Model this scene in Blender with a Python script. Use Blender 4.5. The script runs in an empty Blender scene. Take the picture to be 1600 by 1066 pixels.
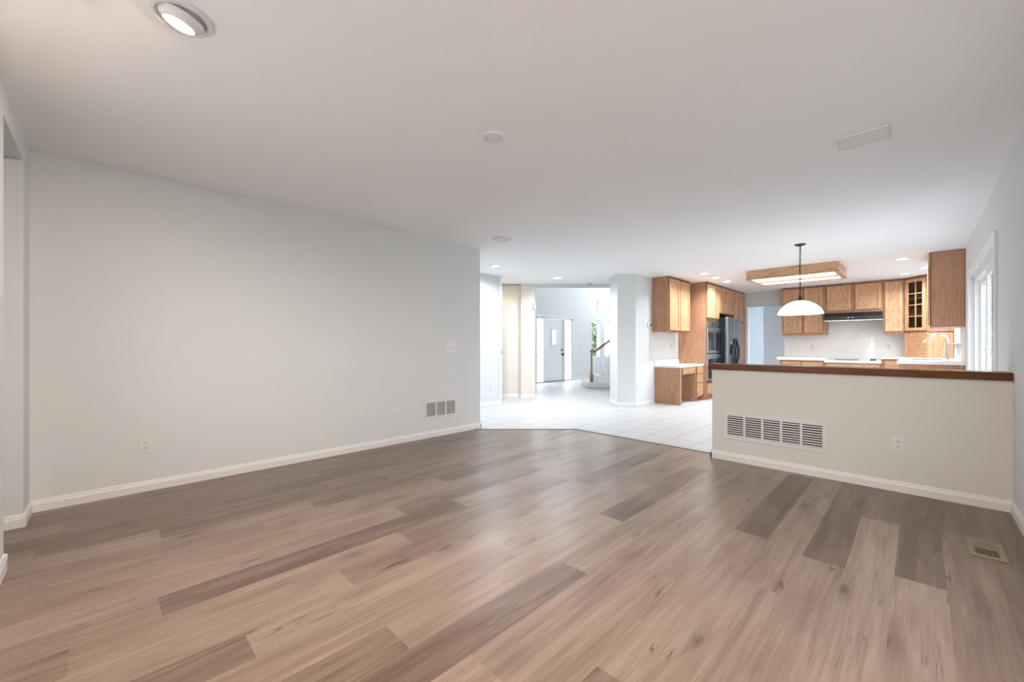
import bpy, bmesh, math, random
from mathutils import Vector, Matrix
random.seed(7)
SC = bpy.context.scene
COL = SC.collection
PI = math.pi

# ------------------------------------------------------------------ camera
EYE = 1.2
cam_data = bpy.data.cameras.new('camera')
cam_data.sensor_fit = 'HORIZONTAL'
cam_data.sensor_width = 36.0
cam_data.lens = 635.0 / 1600.0 * 36.0
cam_data.shift_y = 7.0 / 1600.0
cam_data.clip_start = 0.02
cam = bpy.data.objects.new('camera', cam_data)
COL.objects.link(cam)
cam.location = (0, 0, EYE)
cam.rotation_euler = (PI / 2, 0, PI / 4)
SC.camera = cam

# ------------------------------------------------------------------ view and world
SC.view_settings.view_transform = 'Standard'
SC.view_settings.look = 'None'
SC.view_settings.gamma = 1.0
SC.view_settings.use_curve_mapping = False
SC.view_settings.exposure = 0.5
SKY = 14.0
SKY_COL = (0.95, 0.985, 1.0)
# how much daylight each group of panes lets in (pane colour darkened to balance the light)
PANE = {'near': (.14, .14, .145), 'behind': (.30, .305, .32), 'patio': (.30, .31, .335), 'foyer': (.62, .61, .63), 'rear': (.93, .96, 1.0)}
# lamps: power in watts and colour; second eyeball and alcove are added fill
LAMP = {'eyeball': (21, (1, .82, .70)), 'fill_eyeball': (34, (1, .68, .42)), 'kcan': (14, (.96, 1, 1.05)), 'ecan': (13, (.96, 1, 1.05)), 'hcan': (26, (.96, 1, 1.07)),
        'box': (2.6, (.98, 1, 1.0)), 'pendant': (6, (1, .98, .95)), 'alcove': (4, (1, .72, .45))}
world = bpy.data.worlds.new('world')
SC.world = world
world.use_nodes = True
wn = world.node_tree
wn.nodes.clear()
w_out = wn.nodes.new('ShaderNodeOutputWorld')
w_bg = wn.nodes.new('ShaderNodeBackground')
w_bg.inputs['Color'].default_value = (*SKY_COL, 1)
w_bg.inputs['Strength'].default_value = SKY
wn.links.new(w_bg.outputs[0], w_out.inputs[0])
SC.cycles.max_bounces = 14
SC.cycles.diffuse_bounces = 10
SC.cycles.transparent_max_bounces = 16
SC.cycles.caustics_reflective = False
SC.cycles.caustics_refractive = False
SC.cycles.sample_clamp_indirect = 8.0
SC.cycles.use_denoising = True


def portal(loc, rot, sx, sy):
    """Sampling guide in a window opening; it gives off no light of its own."""
    l = bpy.data.lights.new('window_portal', 'AREA')
    l.shape = 'RECTANGLE'
    l.size, l.size_y = sx, sy
    l.cycles.is_portal = True
    o = bpy.data.objects.new('window_portal', l)
    o.location = loc
    o.rotation_euler = rot
    COL.objects.link(o)


# window openings on the right wall (x = 0.48..0.60): y0, y1, z0, z1
XR = 0.48
ADDED_NEAR_WIN = (0.75, 3.45, 0.25, 2.2)  # unseen window, added to bring daylight onto the left wall
ADDED_REAR_WIN = (12.32, 12.9, 0.3, 2.3)  # added out of view to light the strip behind the kitchen
ADDED_REAR_WIN2 = (13.3, 14.7, 0.3, 2.3)  # added out of view, more daylight for the dark rear room
ADDED_BEHIND_WIN = (-2.9, -0.5, 0.9, 2.2)  # window added behind the camera to light the half wall
ADDED_PASS_WIN = (-3.95, -3.4, 0.9, 2.0)  # unseen window, added to put cool daylight on the passage jamb
SLIDER = (5.52, 7.93, 0.0, 2.08)
SINK_WIN = (9.75, 11.1, 1.22, 2.1)
for (a, b, c, d) in (ADDED_NEAR_WIN, SLIDER, SINK_WIN, ADDED_REAR_WIN, ADDED_REAR_WIN2):
    portal((XR + 0.13, (a + b) / 2, (c + d) / 2), (0, PI / 2, 0), d - c, b - a)
XF = -8.5
FOYER_WINS = [(12.66, 13.1, 2.42, 2.86), (13.52, 13.96, 2.42, 2.86), (12.66, 13.18, 0.77, 2.14), (13.52, 14.04, 0.77, 2.14)]
for (a, b, c, d) in FOYER_WINS + [(9.64, 9.92, 0.03, 2.05), (11.06, 11.38, 0.03, 2.05)]:
    portal((XF - 0.13, (a + b) / 2, (c + d) / 2), (0, -PI / 2, 0), d - c, b - a)
ADDED_HIGH_WIN = (-8.2, -5.0, 2.8, 5.0)  # unseen window, added and enlarged to brighten the foyer
portal(((ADDED_HIGH_WIN[0] + ADDED_HIGH_WIN[1]) / 2, 15.13, 3.9), (-PI / 2, 0, 0), 3.2, 2.2)
portal(((ADDED_PASS_WIN[0] + ADDED_PASS_WIN[1]) / 2, -1.9, 1.45), (PI / 2, 0, 0), .55, 1.1)
portal(((ADDED_BEHIND_WIN[0] + ADDED_BEHIND_WIN[1]) / 2, -.53, 1.55), (PI / 2, 0, 0), 2.4, 1.3)


# ------------------------------------------------------------------ helpers
class MB:
    """Collects shapes in world coordinates and links them as one mesh object."""

    def __init__(self):
        self.bm = bmesh.new()

    def box(self, x0, x1, y0, y1, z0, z1, F=None):
        pts = [(x0, y0, z0), (x1, y0, z0), (x1, y1, z0), (x0, y1, z0), (x0, y0, z1), (x1, y0, z1), (x1, y1, z1), (x0, y1, z1)]
        if F:
            pts = [F(*p) for p in pts]
        v = [self.bm.verts.new(p) for p in pts]
        for f in ((0, 3, 2, 1), (4, 5, 6, 7), (0, 1, 5, 4), (1, 2, 6, 5), (2, 3, 7, 6), (3, 0, 4, 7)):
            self.bm.faces.new([v[i] for i in f])
        return self

    def prism(self, poly, z0, z1):
        n = len(poly)
        a = [self.bm.verts.new((p[0], p[1], z0)) for p in poly]
        b = [self.bm.verts.new((p[0], p[1], z1)) for p in poly]
        self.bm.faces.new(a[::-1])
        self.bm.faces.new(b)
        for i in range(n):
            j = (i + 1) % n
            self.bm.faces.new([a[i], a[j], b[j], b[i]])
        return self

    def extrude(self, prof, F, s0, s1):
        """prof: (w, z) outline; F(u, w, z); extruded in u from s0 to s1."""
        n = len(prof)
        a = [self.bm.verts.new(F(s0, p[0], p[1])) for p in prof]
        b = [self.bm.verts.new(F(s1, p[0], p[1])) for p in prof]
        self.bm.faces.new(a[::-1])
        self.bm.faces.new(b)
        for i in range(n):
            j = (i + 1) % n
            self.bm.faces.new([a[i], a[j], b[j], b[i]])
        return self

    def lathe(self, prof, M, seg=32, close=False):
        """prof: (r, z) rings turned about local z, placed by matrix M."""
        rings = []
        for r, z in prof:
            if r < 1e-6:
                rings.append([self.bm.verts.new(M @ Vector((0, 0, z)))])
            else:
                rings.append([self.bm.verts.new(M @ Vector((r * math.cos(2 * PI * k / seg), r * math.sin(2 * PI * k / seg), z))) for k in range(seg)])
        pairs = list(zip(rings[:-1], rings[1:]))
        if close:
            pairs.append((rings[-1], rings[0]))
        for A, B in pairs:
            for k in range(seg):
                q = (k + 1) % seg
                if len(A) == 1 and len(B) == 1:
                    continue
                if len(A) == 1:
                    self.bm.faces.new([A[0], B[q], B[k]])
                elif len(B) == 1:
                    self.bm.faces.new([A[k], A[q], B[0]])
                else:
                    self.bm.faces.new([A[k], A[q], B[q], B[k]])
        return self

    def tube(self, path, r, seg=10, cap=True):
        P = [Vector(p) for p in path]
        R = r if isinstance(r, (list, tuple)) else [r] * len(P)
        rings = []
        prev = None
        for i, p in enumerate(P):
            t = (P[min(i + 1, len(P) - 1)] - P[max(i - 1, 0)]).normalized()
            if prev is None:
                up = Vector((0, 0, 1)) if abs(t.z) < 0.9 else Vector((1, 0, 0))
                a = t.cross(up).normalized()
            else:
                a = (prev - t * prev.dot(t)).normalized()
            prev = a
            b = t.cross(a)
            rings.append([self.bm.verts.new(p + (a * math.cos(2 * PI * k / seg) + b * math.sin(2 * PI * k / seg)) * R[i]) for k in range(seg)])
        for A, B in zip(rings[:-1], rings[1:]):
            for k in range(seg):
                q = (k + 1) % seg
                self.bm.faces.new([A[k], A[q], B[q], B[k]])
        if cap:
            self.bm.faces.new(rings[0][::-1])
            self.bm.faces.new(rings[-1])
        return self

    def ring(self, c, R, r, a, b, seg=14, seg2=6):
        """a torus about centre c spanned by the unit vectors a, b (b stretched)"""
        n = a.cross(b.normalized())
        rows = []
        for i in range(seg):
            th = 2 * PI * i / seg
            d = a * math.cos(th) + b * math.sin(th)
            ctr = c + d * R
            dn = d.normalized()
            rows.append([self.bm.verts.new(ctr + (dn * math.cos(2 * PI * k / seg2) + n * math.sin(2 * PI * k / seg2)) * r) for k in range(seg2)])
        for i in range(seg):
            A, B = rows[i], rows[(i + 1) % seg]
            for k in range(seg2):
                q = (k + 1) % seg2
                self.bm.faces.new([A[k], A[q], B[q], B[k]])
        return self

    def build(self, name, mat, parent=None, bevel=0.0, smooth=False, segs=2):
        bmesh.ops.recalc_face_normals(self.bm, faces=self.bm.faces)
        root = parent
        while root is not None and root.parent is not None:
            root = root.parent
        if root is not None:
            bmesh.ops.translate(self.bm, verts=self.bm.verts, vec=-Vector(root.location))
        me = bpy.data.meshes.new(name)
        if smooth:
            for f in self.bm.faces:
                f.smooth = True
        self.bm.to_mesh(me)
        self.bm.free()
        me.materials.append(mat)
        o = bpy.data.objects.new(name, me)
        COL.objects.link(o)
        if parent is not None:
            o.parent = parent
        if bevel:
            m = o.modifiers.new('bevel', 'BEVEL')
            m.width = bevel
            m.segments = segs
            m.limit_method = 'ANGLE'
            m.angle_limit = math.radians(40)
        if smooth:
            try:
                m = o.modifiers.new('edges', 'EDGE_SPLIT')
                m.split_angle = math.radians(38)
            except Exception:
                pass
        return o


def tag(o, label, cat, group=None):
    o['label'] = label
    o['category'] = cat
    if group:
        o['group'] = group
    return o


def thing(name, loc, label, cat, group=None):
    o = bpy.data.objects.new(name, None)
    o.empty_display_size = 0.1
    o.location = loc
    COL.objects.link(o)
    return tag(o, label, cat, group)


def struct(o):
    o['kind'] = 'structure'
    return o


def copy_tree(root, loc, label):
    r = root.copy()
    COL.objects.link(r)
    r.location = loc
    r['label'] = label
    for ch in root.children:
        if ch.type == 'LIGHT':
            continue
        c = ch.copy()
        COL.objects.link(c)
        c.parent = r
        for g in ch.children:
            d = g.copy()
            COL.objects.link(d)
            d.parent = c
    return r


def frame(ox, oy, ang):
    """F(u, w, z): u runs along the face to a viewer's right, w points out of the face."""
    c, s = math.cos(ang), math.sin(ang)
    return lambda u, w, z: (ox + c * u + s * w, oy + s * u - c * w, z)


# ------------------------------------------------------------------ materials
def new_mat(name):
    m = bpy.data.materials.new(name)
    m.use_nodes = True
    nt = m.node_tree
    b = nt.nodes['Principled BSDF']
    return m, nt, b


def N(nt, kind, **kw):
    n = nt.nodes.new(kind)
    for k, v in kw.items():
        setattr(n, k, v)
    return n


def math_node(nt, op, a, b=None, clamp=False):
    n = nt.nodes.new('ShaderNodeMath')
    n.operation = op
    n.use_clamp = clamp
    for i, v in enumerate((a, b)):
        if v is None:
            continue
        if isinstance(v, (int, float)):
            n.inputs[i].default_value = v
        else:
            nt.links.new(v, n.inputs[i])
    return n.outputs[0]


def mix_rgb(nt, fac, a, b, mode='MIX'):
    n = nt.nodes.new('ShaderNodeMix')
    n.data_type = 'RGBA'
    n.blend_type = mode
    for sock, v in ((n.inputs['Factor'], fac), (n.inputs[6], a), (n.inputs[7], b)):
        if isinstance(v, (int, float)):
            sock.default_value = v
        elif isinstance(v, tuple):
            sock.default_value = (*v, 1)
        else:
            nt.links.new(v, sock)
    return n.outputs[2]


def plain(name, col, rough=0.5, metal=0.0, var=0.03, scale=8.0, bump=0.0, bump_scale=150.0, coat=0.0):
    m, nt, b = new_mat(name)
    tc = N(nt, 'ShaderNodeTexCoord')
    nz = N(nt, 'ShaderNodeTexNoise')
    nz.inputs['Scale'].default_value = scale
    nz.inputs['Detail'].default_value = 3
    nt.links.new(tc.outputs['Object'], nz.inputs['Vector'])
    lo = tuple(c * (1 - var) for c in col)
    hi = tuple(min(1, c * (1 + var)) for c in col)
    nt.links.new(mix_rgb(nt, nz.outputs[0], lo, hi), b.inputs['Base Color'])
    b.inputs['Roughness'].default_value = rough
    b.inputs['Metallic'].default_value = metal
    b.inputs['Coat Weight'].default_value = coat
    if bump:
        n2 = N(nt, 'ShaderNodeTexNoise')
        n2.inputs['Scale'].default_value = bump_scale
        n2.inputs['Detail'].default_value = 2
        nt.links.new(tc.outputs['Object'], n2.inputs['Vector'])
        bp = N(nt, 'ShaderNodeBump')
        bp.inputs['Strength'].default_value = bump
        bp.inputs['Distance'].default_value = 0.002
        nt.links.new(n2.outputs[0], bp.inputs['Height'])
        nt.links.new(bp.outputs[0], b.inputs['Normal'])
    return m


def glow(name, col, strength):
    m, nt, b = new_mat(name)
    b.inputs['Base Color'].default_value = (0.8, 0.8, 0.8, 1)
    b.inputs['Emission Color'].default_value = (*col, 1)
    b.inputs['Emission Strength'].default_value = strength
    return m


def glass_mat(name, tint=(0.97, 0.99, 1.0)):
    """clear pane: straight-through light plus a Schlick mirror reflection, the same from both faces"""
    m = bpy.data.materials.new(name)
    m.use_nodes = True
    nt = m.node_tree
    nt.nodes.clear()
    out = N(nt, 'ShaderNodeOutputMaterial')
    tr = N(nt, 'ShaderNodeBsdfTransparent')
    tr.inputs[0].default_value = (*tint, 1)
    gl = N(nt, 'ShaderNodeBsdfGlossy')
    gl.inputs['Roughness'].default_value = 0.02
    ge = N(nt, 'ShaderNodeNewGeometry')
    dt = N(nt, 'ShaderNodeVectorMath', operation='DOT_PRODUCT')
    nt.links.new(ge.outputs['Normal'], dt.inputs[0])
    nt.links.new(ge.outputs['Incoming'], dt.inputs[1])
    c1 = math_node(nt, 'SUBTRACT', 1.0, math_node(nt, 'ABSOLUTE', dt.outputs['Value']), clamp=True)
    fr = math_node(nt, 'MULTIPLY_ADD', math_node(nt, 'POWER', c1, 5.0), 0.25)
    fr.node.inputs[2].default_value = 0.03
    mx = N(nt, 'ShaderNodeMixShader')
    nt.links.new(fr, mx.inputs[0])
    nt.links.new(tr.outputs[0], mx.inputs[1])
    nt.links.new(gl.outputs[0], mx.inputs[2])
    nt.links.new(mx.outputs[0], out.inputs[0])
    return m


def oak(name, light, dark, axis='z', rough=0.38, seed=0.0, fine=1.0, coat=0.15, flame=.55):
    """Honey oak: stretched grain with cathedral rings along one axis."""
    m, nt, b = new_mat(name)
    tc = N(nt, 'ShaderNodeTexCoord')
    mp = N(nt, 'ShaderNodeMapping')
    sc = {'x': (1.0, 9.0, 9.0), 'y': (9.0, 1.0, 9.0), 'z': (9.0, 9.0, 1.0)}[axis]
    mp.inputs['Scale'].default_value = sc
    mp.inputs['Location'].default_value = (seed, seed * 1.7, seed * 0.6)
    info = N(nt, 'ShaderNodeObjectInfo')
    off = N(nt, 'ShaderNodeVectorMath', operation='SCALE')
    comb = N(nt, 'ShaderNodeCombineXYZ')
    for k in range(3):
        nt.links.new(info.outputs['Random'], comb.inputs[k])
    nt.links.new(comb.outputs[0], off.inputs[0])
    off.inputs['Scale'].default_value = 23.0
    add = N(nt, 'ShaderNodeVectorMath', operation='ADD')
    nt.links.new(tc.outputs['Object'], mp.inputs['Vector'])
    nt.links.new(mp.outputs[0], add.inputs[0])
    nt.links.new(off.outputs[0], add.inputs[1])
    n1 = N(nt, 'ShaderNodeTexNoise')
    n1.inputs['Scale'].default_value = flame
    n1.inputs['Detail'].default_value = 1.5
    nt.links.new(add.outputs[0], n1.inputs['Vector'])
    rings = math_node(nt, 'SINE', math_node(nt, 'MULTIPLY', n1.outputs[0], 75.0))
    rings = math_node(nt, 'MULTIPLY_ADD', rings, 0.5)
    rings.node.inputs[2].default_value = 0.5
    rings = math_node(nt, 'POWER', rings, 2.0)
    n2 = N(nt, 'ShaderNodeTexNoise')
    n2.inputs['Scale'].default_value = 9.0 * fine
    n2.inputs['Detail'].default_value = 4
    nt.links.new(add.outputs[0], n2.inputs['Vector'])
    ramp = N(nt, 'ShaderNodeValToRGB')
    ramp.color_ramp.elements[0].position = 0.35
    ramp.color_ramp.elements[1].position = 0.7
    nt.links.new(n2.outputs[0], ramp.inputs[0])
    f = math_node(nt, 'MULTIPLY', rings, math_node(nt, 'MULTIPLY_ADD', ramp.outputs[0], 0.7))
    f.node.inputs[1].links[0].from_node.inputs[2].default_value = 0.3
    f2 = math_node(nt, 'ADD', math_node(nt, 'MULTIPLY', f, 0.75), math_node(nt, 'MULTIPLY', ramp.outputs[0], 0.25), clamp=True)
    nt.links.new(mix_rgb(nt, f2, light, dark), b.inputs['Base Color'])
    b.inputs['Roughness'].default_value = rough
    b.inputs['Coat Weight'].default_value = coat
    b.inputs['Coat Roughness'].default_value = 0.2
    return m


HALF_WARM = plain('half_wall_warm_light', (0.665, 0.665, 0.635), 0.75, var=0.008, scale=1.5, bump=0.12, bump_scale=140)  # wall paint with the warm light on the half wall mixed in
REAR_LIT = plain('rear_room_daylight', (0.78, 0.81, 0.84), 0.75, var=0.008, scale=1.5)  # wall paint whitened and blued to stand in for daylight there
WALL = plain('wall_paint', (0.665, 0.70, 0.71), 0.75, var=0.008, scale=1.5, bump=0.12, bump_scale=140)
CEIL = plain('ceiling_paint', (0.87, 0.875, 0.89), 0.85, var=0.008, scale=1.5, bump=0.3, bump_scale=90)
TRIM = plain('trim_paint', (0.75, 0.755, 0.755), 0.4, var=0.01)
OAK = oak('honey_oak', (0.60, 0.362, 0.205), (0.36, 0.178, 0.082))
OAK_FRAME_SHADE = oak('oak_frame_shade', (0.41, 0.222, 0.113), (0.26, 0.125, 0.055))  # oak darkened to draw the shadow lines between cabinet doors
OAK_PANEL = oak('oak_flame_panel', (0.59, 0.352, 0.197), (0.32, 0.16, 0.074), fine=1.8, flame=1.35)
OAKX = oak('honey_oak_crosswise', (0.58, 0.35, 0.198), (0.37, 0.19, 0.09), axis='x')
OAKY = oak('honey_oak_lengthwise', (0.58, 0.35, 0.198), (0.37, 0.19, 0.09), axis='y')
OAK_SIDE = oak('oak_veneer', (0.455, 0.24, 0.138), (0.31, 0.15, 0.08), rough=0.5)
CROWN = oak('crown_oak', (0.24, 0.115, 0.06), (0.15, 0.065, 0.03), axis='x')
OAK_DARK = oak('stained_oak', (0.15, 0.052, 0.017), (0.08, 0.026, 0.009), axis='x', rough=0.2, coat=0.0)
OAK_DARK.node_tree.nodes['Principled BSDF'].inputs['Specular IOR Level'].default_value = 0.25
RAIL = oak('stair_oak', (0.30, 0.16, 0.09), (0.2, 0.10, 0.05), axis='y')
WHITE = plain('white_plastic', (0.71, 0.72, 0.73), 0.35, var=0.01)
GRILLE = plain('white_enamel', (0.69, 0.69, 0.69), 0.4, var=0.01)
DARK = plain('dark_duct', (0.03, 0.028, 0.027), 0.8)
SLOT = plain('socket_slot', (0.05, 0.05, 0.05), 0.6)
COUNTER = plain('white_laminate', (0.83, 0.83, 0.82), 0.25, var=0.02, scale=60)
STEEL = plain('stainless_steel', (0.56, 0.60, 0.63), 0.28, 1.0, var=0.05, scale=3)
CHROME = plain('chrome', (0.75, 0.76, 0.78), 0.12, 1.0, var=0.01)
BLACK = plain('black_enamel', (0.012, 0.013, 0.016), 0.18, var=0.05)
BGLASS = plain('black_glass', (0.02, 0.028, 0.032), 0.06, var=0.05)
FRIDGE_SIDE = plain('charcoal_panel', (0.016, 0.017, 0.02), 0.5)
FRIDGE_SIDE.node_tree.nodes['Principled BSDF'].inputs['Specular IOR Level'].default_value = 0.12
FRIDGE_STEEL = plain('fridge_steel', (0.40, 0.45, 0.50), 0.3, 1.0, var=0.05, scale=3)
BRONZE = plain('bronze_metal', (0.05, 0.04, 0.035), 0.4, 0.8)
BEIGE = plain('tan_enamel', (0.25, 0.20, 0.135), 0.45, var=0.04)
ALU = plain('grey_strip', (0.20, 0.18, 0.165), 0.4)
PEWTER = plain('dull_brass', (0.25, 0.22, 0.17), 0.4, 0.7)
CARPET = plain('pale_carpet', (0.62, 0.60, 0.58), 0.95, var=0.06, scale=90, bump=0.6, bump_scale=300)
DOORP = plain('door_paint', (0.76, 0.79, 0.82), 0.45, var=0.01)
PANES = {k: glass_mat('glass_' + k, tuple(math.sqrt(c) * .985 for c in v)) for k, v in PANE.items()}
PANE_DARK = glass_mat('cabinet_glass', (0.75, 0.76, 0.74))
CAN_LENS = glow('can_lens', (1.0, 0.97, 0.92), 14.0)
WARM_LENS = glow('warm_lens', (1.0, 0.66, 0.40), 100.0)
TUBE = glow('lit_diffuser', LAMP['box'][1], LAMP['box'][0])
SHADE = glow('lit_opal_glass', (1.0, 0.97, 0.92), 1.3)
CONCRETE = plain('patio_concrete', (0.45, 0.45, 0.44), 0.9)
SIDING = plain('pale_siding', (0.22, 0.245, 0.26), 0.8)
LEAF = plain('leaf_green', (0.05, 0.10, 0.035), 0.6, var=0.5, scale=5)
BARK = plain('bark', (0.10, 0.07, 0.05), 0.9, var=0.2)


def tile_mat(name, size, x0, y0, tile, grout, rough, width=0.010, axes=('X', 'Y')):
    m, nt, b = new_mat(name)
    tc = N(nt, 'ShaderNodeTexCoord')
    sp = N(nt, 'ShaderNodeSeparateXYZ')
    nt.links.new(tc.outputs['Object'], sp.inputs[0])
    ds, cells = [], []
    for ax, o in zip(axes, (x0, y0)):
        q = math_node(nt, 'DIVIDE', math_node(nt, 'SUBTRACT', sp.outputs[ax], o), size)
        cells.append(math_node(nt, 'FLOOR', q))
        fr = math_node(nt, 'FRACT', q)
        ds.append(math_node(nt, 'MINIMUM', fr, math_node(nt, 'SUBTRACT', 1.0, fr)))
    d = math_node(nt, 'MINIMUM', ds[0], ds[1])
    line = math_node(nt, 'LESS_THAN', d, width / size / 2)
    cmb = N(nt, 'ShaderNodeCombineXYZ')
    nt.links.new(cells[0], cmb.inputs[0])
    nt.links.new(cells[1], cmb.inputs[1])
    wn_ = N(nt, 'ShaderNodeTexWhiteNoise')
    nt.links.new(cmb.outputs[0], wn_.inputs['Vector'])
    nz = N(nt, 'ShaderNodeTexNoise')
    nz.inputs['Scale'].default_value = 14
    nz.inputs['Detail'].default_value = 4
    nt.links.new(tc.outputs['Object'], nz.inputs['Vector'])
    v = math_node(nt, 'ADD', math_node(nt, 'MULTIPLY', wn_.outputs['Value'], 0.5), math_node(nt, 'MULTIPLY', nz.outputs[0], 0.5))
    base = mix_rgb(nt, v, tuple(c * 0.92 for c in tile), tile)
    # pitted flecks in the stone look
    n3 = N(nt, 'ShaderNodeTexNoise')
    n3.inputs['Scale'].default_value = 38
    n3.inputs['Detail'].default_value = 2
    nt.links.new(tc.outputs['Object'], n3.inputs['Vector'])
    fleck = math_node(nt, 'GREATER_THAN', n3.outputs[0], 0.70)
    base = mix_rgb(nt, math_node(nt, 'MULTIPLY', fleck, 0.45), base, grout)
    nt.links.new(mix_rgb(nt, line, base, grout), b.inputs['Base Color'])
    b.inputs['Roughness'].default_value = rough
    bp = N(nt, 'ShaderNodeBump')
    bp.invert = True
    bp.inputs['Strength'].default_value = 0.3
    bp.inputs['Distance'].default_value = 0.002
    nt.links.new(line, bp.inputs['Height'])
    nt.links.new(bp.outputs[0], b.inputs['Normal'])
    return m


TILE = tile_mat('floor_tile', 0.331, -1.9, 4.86, (0.55, 0.555, 0.555), (0.27, 0.345, 0.33), 0.5, .012)
SPLASH = tile_mat('splash_tile', 0.108, 0.0, 0.955, (0.84, 0.835, 0.825), (0.77, 0.765, 0.755), 0.5, 0.004, ('X', 'Z'))
SPLASHY = tile_mat('splash_tile_side', 0.108, 0.0, 0.955, (0.84, 0.835, 0.825), (0.77, 0.765, 0.755), 0.5, 0.004, ('Y', 'Z'))


def plank_mat():
    m, nt, b = new_mat('grey_brown_planks')
    uv = N(nt, 'ShaderNodeUVMap')
    uv.uv_map = 'plank'
    sp = N(nt, 'ShaderNodeSeparateXYZ')
    nt.links.new(uv.outputs[0], sp.inputs[0])
    tone = N(nt, 'ShaderNodeAttribute', attribute_name='tone').outputs['Fac']
    rnd = N(nt, 'ShaderNodeAttribute', attribute_name='rnd').outputs['Fac']
    U, V = sp.outputs[0], sp.outputs[1]

    def vec(sx, sy, k):
        c = N(nt, 'ShaderNodeCombineXYZ')
        nt.links.new(math_node(nt, 'MULTIPLY', U, sx), c.inputs[0])
        nt.links.new(math_node(nt, 'MULTIPLY', V, sy), c.inputs[1])
        nt.links.new(math_node(nt, 'MULTIPLY', rnd, k), c.inputs[2])
        return c.outputs[0]

    def noise(v, scale, detail=3, rough=0.55, dist=0.0):
        n = N(nt, 'ShaderNodeTexNoise')
        n.inputs['Scale'].default_value = scale
        n.inputs['Detail'].default_value = detail
        n.inputs['Roughness'].default_value = rough
        n.inputs['Distortion'].default_value = dist
        nt.links.new(v, n.inputs['Vector'])
        return n.outputs[0]

    broad = noise(vec(9.0, 0.9, 91.0), 1.0, 3, 0.5, 0.5)
    fine = noise(vec(95.0, 3.0, 57.0), 1.0, 4, 0.65)
    rings = math_node(nt, 'SINE', math_node(nt, 'MULTIPLY', noise(vec(5.0, 0.65, 33.0), 1.0, 1.5), 46.0))
    streak = noise(vec(34.0, 1.3, 117.0), 1.0, 2, 0.6, 0.3)
    blotch = noise(vec(7.0, 3.2, 71.0), 1.0, 2)
    t = math_node(nt, 'ADD', tone, math_node(nt, 'MULTIPLY', math_node(nt, 'SUBTRACT', broad, 0.5), 1.05))
    t = math_node(nt, 'ADD', t, math_node(nt, 'MULTIPLY', math_node(nt, 'SUBTRACT', fine, 0.5), 1.0))
    t = math_node(nt, 'ADD', t, math_node(nt, 'MULTIPLY', rings, 0.055))
    t = math_node(nt, 'ADD', t, math_node(nt, 'MULTIPLY', math_node(nt, 'SUBTRACT', blotch, 0.5), 0.35))
    t = math_node(nt, 'ADD', t, math_node(nt, 'MULTIPLY', math_node(nt, 'SUBTRACT', streak, 0.5), 0.75), clamp=True)
    ramp = N(nt, 'ShaderNodeValToRGB')
    e = ramp.color_ramp.elements
    e[0].position, e[0].color = 0.0, (0.148, 0.102, 0.078, 1)
    e[1].position, e[1].color = 1.0, (0.515, 0.412, 0.338, 1)
    k = e.new(0.5)
    k.color = (0.335, 0.250, 0.198, 1)
    nt.links.new(t, ramp.inputs[0])
    col = ramp.outputs[0]
    # knots: sparse dark eyes drawn out along the plank
    vo = N(nt, 'ShaderNodeTexVoronoi')
    vo.inputs['Scale'].default_value = 1.0
    vo.inputs['Randomness'].default_value = 1.0
    nt.links.new(vec(4.2, 1.55, 19.0), vo.inputs['Vector'])
    vo_c = N(nt, 'ShaderNodeSeparateColor')
    nt.links.new(vo.outputs['Color'], vo_c.inputs[0])
    dist = math_node(nt, 'ADD', vo.outputs['Distance'], math_node(nt, 'MULTIPLY', math_node(nt, 'SUBTRACT', fine, 0.5), 0.06))
    kn = math_node(nt, 'SUBTRACT', 1.0, math_node(nt, 'MULTIPLY', dist, 9.0), clamp=True)
    kn = math_node(nt, 'MULTIPLY', kn, math_node(nt, 'GREATER_THAN', vo_c.outputs[0], 0.55))
    halo = math_node(nt, 'SUBTRACT', 1.0, math_node(nt, 'MULTIPLY', vo.outputs['Distance'], 3.6), clamp=True)
    halo = math_node(nt, 'MULTIPLY', math_node(nt, 'MULTIPLY', halo, 0.55), math_node(nt, 'GREATER_THAN', vo_c.outputs[0], 0.55))
    col = mix_rgb(nt, halo, col, (0.17, 0.115, 0.085))
    col = mix_rgb(nt, math_node(nt, 'MULTIPLY', kn, 0.85), col, (0.035, 0.027, 0.024))
    # short dark checks
    cr = noise(vec(26.0, 1.7, 143.0), 1.0, 1.0, 0.5, 0.8)
    band = math_node(nt, 'SUBTRACT', 1.0, math_node(nt, 'MULTIPLY', math_node(nt, 'ABSOLUTE', math_node(nt, 'SUBTRACT', cr, 0.5)), 34.0), clamp=True)
    gate = math_node(nt, 'MULTIPLY', math_node(nt, 'SUBTRACT', noise(vec(6.0, 3.2, 201.0), 1.0, 1.0), 0.61), 14.0, clamp=True)
    col = mix_rgb(nt, math_node(nt, 'MULTIPLY', math_node(nt, 'MULTIPLY', band, gate), 0.9), col, (0.055, 0.037, 0.028))
    # joints: distance to the plank's own edges, kept in two attributes
    ea = N(nt, 'ShaderNodeUVMap')
    ea.uv_map = 'edge'
    es = N(nt, 'ShaderNodeSeparateXYZ')
    nt.links.new(ea.outputs[0], es.inputs[0])
    seam = math_node(nt, 'LESS_THAN', math_node(nt, 'MINIMUM', es.outputs[0], es.outputs[1]), 0.0013)
    col = mix_rgb(nt, math_node(nt, 'MULTIPLY', seam, 0.5), col, (0.07, 0.05, 0.04))
    nt.links.new(col, b.inputs['Base Color'])
    r = math_node(nt, 'MULTIPLY_ADD', fine, 0.12)
    r.node.inputs[2].default_value = 0.30
    nt.links.new(r, b.inputs['Roughness'])
    b.inputs['Specular IOR Level'].default_value = 0.5
    bp = N(nt, 'ShaderNodeBump')
    bp.inputs['Strength'].default_value = 0.12
    bp.inputs['Distance'].default_value = 0.001
    nt.links.new(fine, bp.inputs['Height'])
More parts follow.
